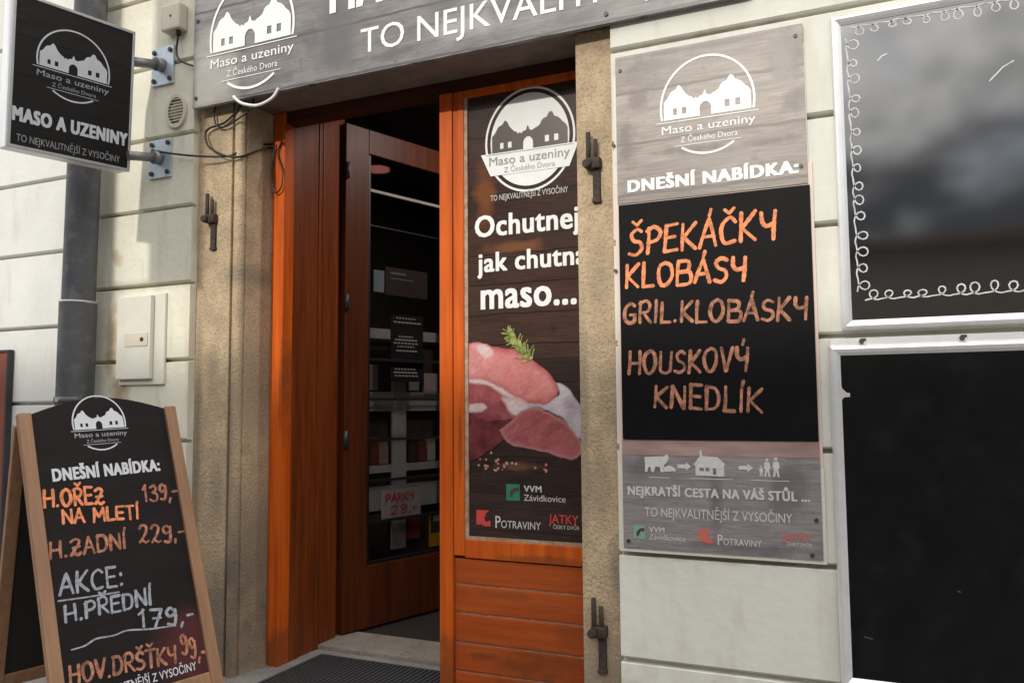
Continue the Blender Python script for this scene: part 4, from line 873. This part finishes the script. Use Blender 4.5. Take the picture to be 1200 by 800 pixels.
paint([(-1.70,1.528),(-1.645,1.542),(-1.59,1.525),(-1.51,1.510),(-1.44,1.49),(-1.36,1.44),(-1.29,1.39),(-1.255,1.34),(-1.262,1.295),(-1.31,1.262),(-1.38,1.263),(-1.46,1.290),(-1.55,1.345),(-1.62,1.36),(-1.70,1.355)], PK, (.56, .215, .205), 10, seed=10, rim=(.34, .075, .082), rimw=.035, stretch=2, streak=.55)
paint([(-1.70,1.524),(-1.645,1.538),(-1.60,1.515),(-1.555,1.46),(-1.59,1.40),(-1.64,1.38),(-1.70,1.39)], LT, (.52, .17, .17), 16, seed=11, soft=.022, streak=.7)
paint([(-1.645,1.530),(-1.60,1.525),(-1.555,1.495),(-1.585,1.465),(-1.63,1.492)], FT, (.62, .40, .39), 20, seed=12, soft=.014)
paint([(-1.70,1.368),(-1.62,1.372),(-1.55,1.346),(-1.47,1.298),(-1.40,1.272),(-1.50,1.292),(-1.59,1.346),(-1.70,1.360)], FT, (.60, .42, .42), 20, seed=13, soft=.012)
paint([(-1.53,1.145),(-1.47,1.20),(-1.42,1.238),(-1.34,1.242),(-1.25,1.20),(-1.18,1.14),(-1.150,1.075),(-1.175,1.032),(-1.235,1.028),(-1.31,1.055),(-1.41,1.075),(-1.49,1.09)], (.37, .115, .115), (.29, .075, .08), 12, seed=14, rim=(.43, .20, .195), rimw=.018, stretch=2, streak=.35)
mm_ = MB(); vt_ = {}
def gvert(r, c):
    if (r, c) not in vt_: vt_[(r, c)] = mm_.b.verts.new(PF.p(gu[r, c], gv[r, c], .0012))
    return vt_[(r, c)]
cl_ = mm_.b.loops.layers.float_color.new('ink')
for r in range(NV-1):
    for c in range(NU-1):
        if cover[r:r+2, c:c+2].max() > .35:
            fc = mm_.b.faces.new((gvert(r, c), gvert(r, c+1), gvert(r+1, c+1), gvert(r+1, c)))
            for lp2, (rr_, cc_) in zip(fc.loops, ((r, c), (r, c+1), (r+1, c+1), (r+1, c))):
                k_ = max(cover[rr_, cc_], .4); lp2[cl_] = (*(np.array(img[rr_, cc_])), 1)
mk = bpy.data.materials.new('printed_meat'); mk.use_nodes = True; _n = mk.node_tree.nodes
_a = _n.new('ShaderNodeVertexColor'); _a.layer_name = 'ink'; mk.node_tree.links.new(_a.outputs[0], _n['Principled BSDF'].inputs['Base Color']); _n['Principled BSDF'].inputs['Roughness'].default_value = .18
mm_.build('meat_print', mk, wp)
a = MB(); rr = random.Random(5)
for k in range(70):
    f = k/69; bu, bv = -1.375 - .115*f**.9, 1.455 + .125*f; base = R(128); side = 1 if k % 2 else -1
    ang = base + side*R(rr.uniform(15, 75)) ; ln = rr.uniform(.025, .058)*(1 - .35*f)
    a.ribbon(PF, [(bu, bv), (bu + ln*.5*math.cos(ang), bv + ln*.55*math.sin(ang)), (bu + ln*math.cos(ang), bv + ln*math.sin(ang))], rr.uniform(.003, .0065), .0042 + k*.00003)
a.build('herb_print', 'herb', wp)
a = MB()
for k in range(26):
    a.disc(PF, -1.64 + rr.random()*.34, 1.02 - rr.random()*.05 + (.03 if k % 5 == 0 else 0), rr.uniform(.004, .008), .001 + k*.00002, None, 8)
a.build('pepper_print', 'pepper', wp, kind='stuff')
maker_marks(PF, wp, (-1.502, -1.648, -1.305), (.845, .727, .735), 1.42, M['white_faded'], M['red_print'], M['green_print'], .001)

# ------------------------------------------------------------------ sandwich board
o_ = Vector((-2.529, -1.048, .0)); az, ti, ro = R(19.618), R(19.746), R(2.36)
e = Vector((math.sin(az), math.cos(az), 0)); nn = Vector((math.cos(az), -math.sin(az), 0)); v = Vector((0, 0, 1))*math.cos(ti) - nn*math.sin(ti)
e, v = e*math.cos(ro) + v*math.sin(ro), v*math.cos(ro) - e*math.sin(ro)
AF = Frame(o_, e, v, e.cross(v))
sb = empty('sandwich_board', AF.matrix(), 'folding sandwich board with wooden frame and chalk prices left of the doorway', 'chalkboard')
WB, HB = .602, 1.316
a = MB(); a.fbox(AF, 0, .046, 0, HB, -.024, .012); a.fbox(AF, WB-.046, WB, 0, HB, -.024, .012); a.fbox(AF, .046, WB-.046, .17, .225, -.022, .009)
a.build('frame', 'pine', sb, 'front frame of the sandwich board', bevel=.004)
arch = [(.044, .223), (WB-.044, .223)] + [(WB-.044 - (WB-.088)*k/16, 1.313 + .058*math.sin(math.pi*k/16)) for k in range(17)]
MB().slab(AF, arch, -.012, -.004).build('panel', 'aframe_black', sb, 'front panel with an arched top')
# back half, hinged at the top
tq = v*math.cos(R(39)) + AF.n*0; nb_ = AF.n
bv = (v*math.cos(R(37)) + nb_*math.sin(R(37))).normalized()          # runs up towards the hinge
top = AF.p(0, HB-.03, -.030); Bo = top - bv*(HB-.03)
BK = Frame(Bo, e, bv, e.cross(bv))
a = MB(); a.fbox(BK, 0, .046, 0, HB-.04, -.03, -.002); a.fbox(BK, WB-.046, WB, 0, HB-.04, -.03, -.002); a.fbox(BK, .046, WB-.046, .17, .225, -.028, -.004)
a.build('frame', 'pine', sb, 'rear frame of the sandwich board', bevel=.004)
MB().slab(BK, [(.044,.223),(WB-.044,.223),(WB-.044,HB-.05),(.044,HB-.05)], -.02, -.012).build('panel', 'inner_black', sb, 'rear panel')
for u in (.06, WB-.06):
    a = MB(); a.tube([AF.p(u-.03, HB-.02, -.027), AF.p(u+.03, HB-.02, -.027)], .008, 8); a.build('hinge', 'bolt', sb)
AP = Frame(AF.p(0, 0, -.004), e, v, AF.n)
logo(AP, sb, .197, 1.240, .186, M['sign_text'], .001, mtext=M['sign_dim'], ring=.0055, h=1.06)
t = MB(); t.text(AP, 'DNEŠNÍ NABÍDKA:', .094, .500, 1.043, .050, .001, bold=.055); t.build('lettering', 'sign_text', sb)
for m, *args in (('chalk_orange', 'H.OŘEZ', .054, .262, .952, .938, .062, .0105, .001), ('chalk_orange', 'NA MLETÍ', .108, .385, .880, .862, .050, .0095, .001),
                 ('chalk_dim', '139,-', .412, .552, .925, .918, .064, .009, .001), ('chalk_dim', 'H.ZADNÍ', .052, .322, .760, .755, .058, .0095, .001),
                 ('chalk_dim', '229,-', .372, .552, .764, .745, .068, .0095, .001), ('chalk_dim', 'HOV.DRŠŤKY', .064, .440, .320, .290, .060, .0098, .0012),
                 ('chalk_dim', '99,-', .462, .556, .318, .262, .072, .0095, .001), ('chalk_blue', 'AKCE:', .070, .290, .624, .612, .072, .0095, .001),
                 ('chalk_blue', 'H.PŘEDNÍ', .074, .385, .528, .526, .056, .0095, .001), ('chalk_blue', '179,-', .325, .535, .452, .420, .062, .0095, .001)):
    written(AP, sb, m, *args)
a = MB(); a.ribbon(AP, [(.062,.606),(.15,.600),(.27,.594)], .006, .001); a.build('chalk_line', 'chalk_blue', sb)
a = MB(); a.ribbon(AP, catmull([(.085,.430),(.13,.433),(.17,.447),(.23,.444),(.281,.450),(.36,.436),(.458,.426)]), .006, .001); a.build('chalk_line', 'chalk_blue', sb)
t = MB(); t.text(AP, 'TO NEJKVALITNĚJŠÍ Z VYSOČINY', .075, .512, .246, .030, .001, bold=.006); t.build('lettering', 'sign_text', sb)

# ------------------------------------------------------------------ door mat
dmat = MB(); dmat.box(-2.63, -1.45, -.32, .47, -.003, .012)
for k in range(46): dmat.box(-2.61 + k*.025, -2.598 + k*.025, -.30, .45, .012, .0175)
dmat.build('doormat', 'rubber', cat='mat', label='black ribbed rubber doormat in front of the entrance', origin=(-2.0, .1, 0))
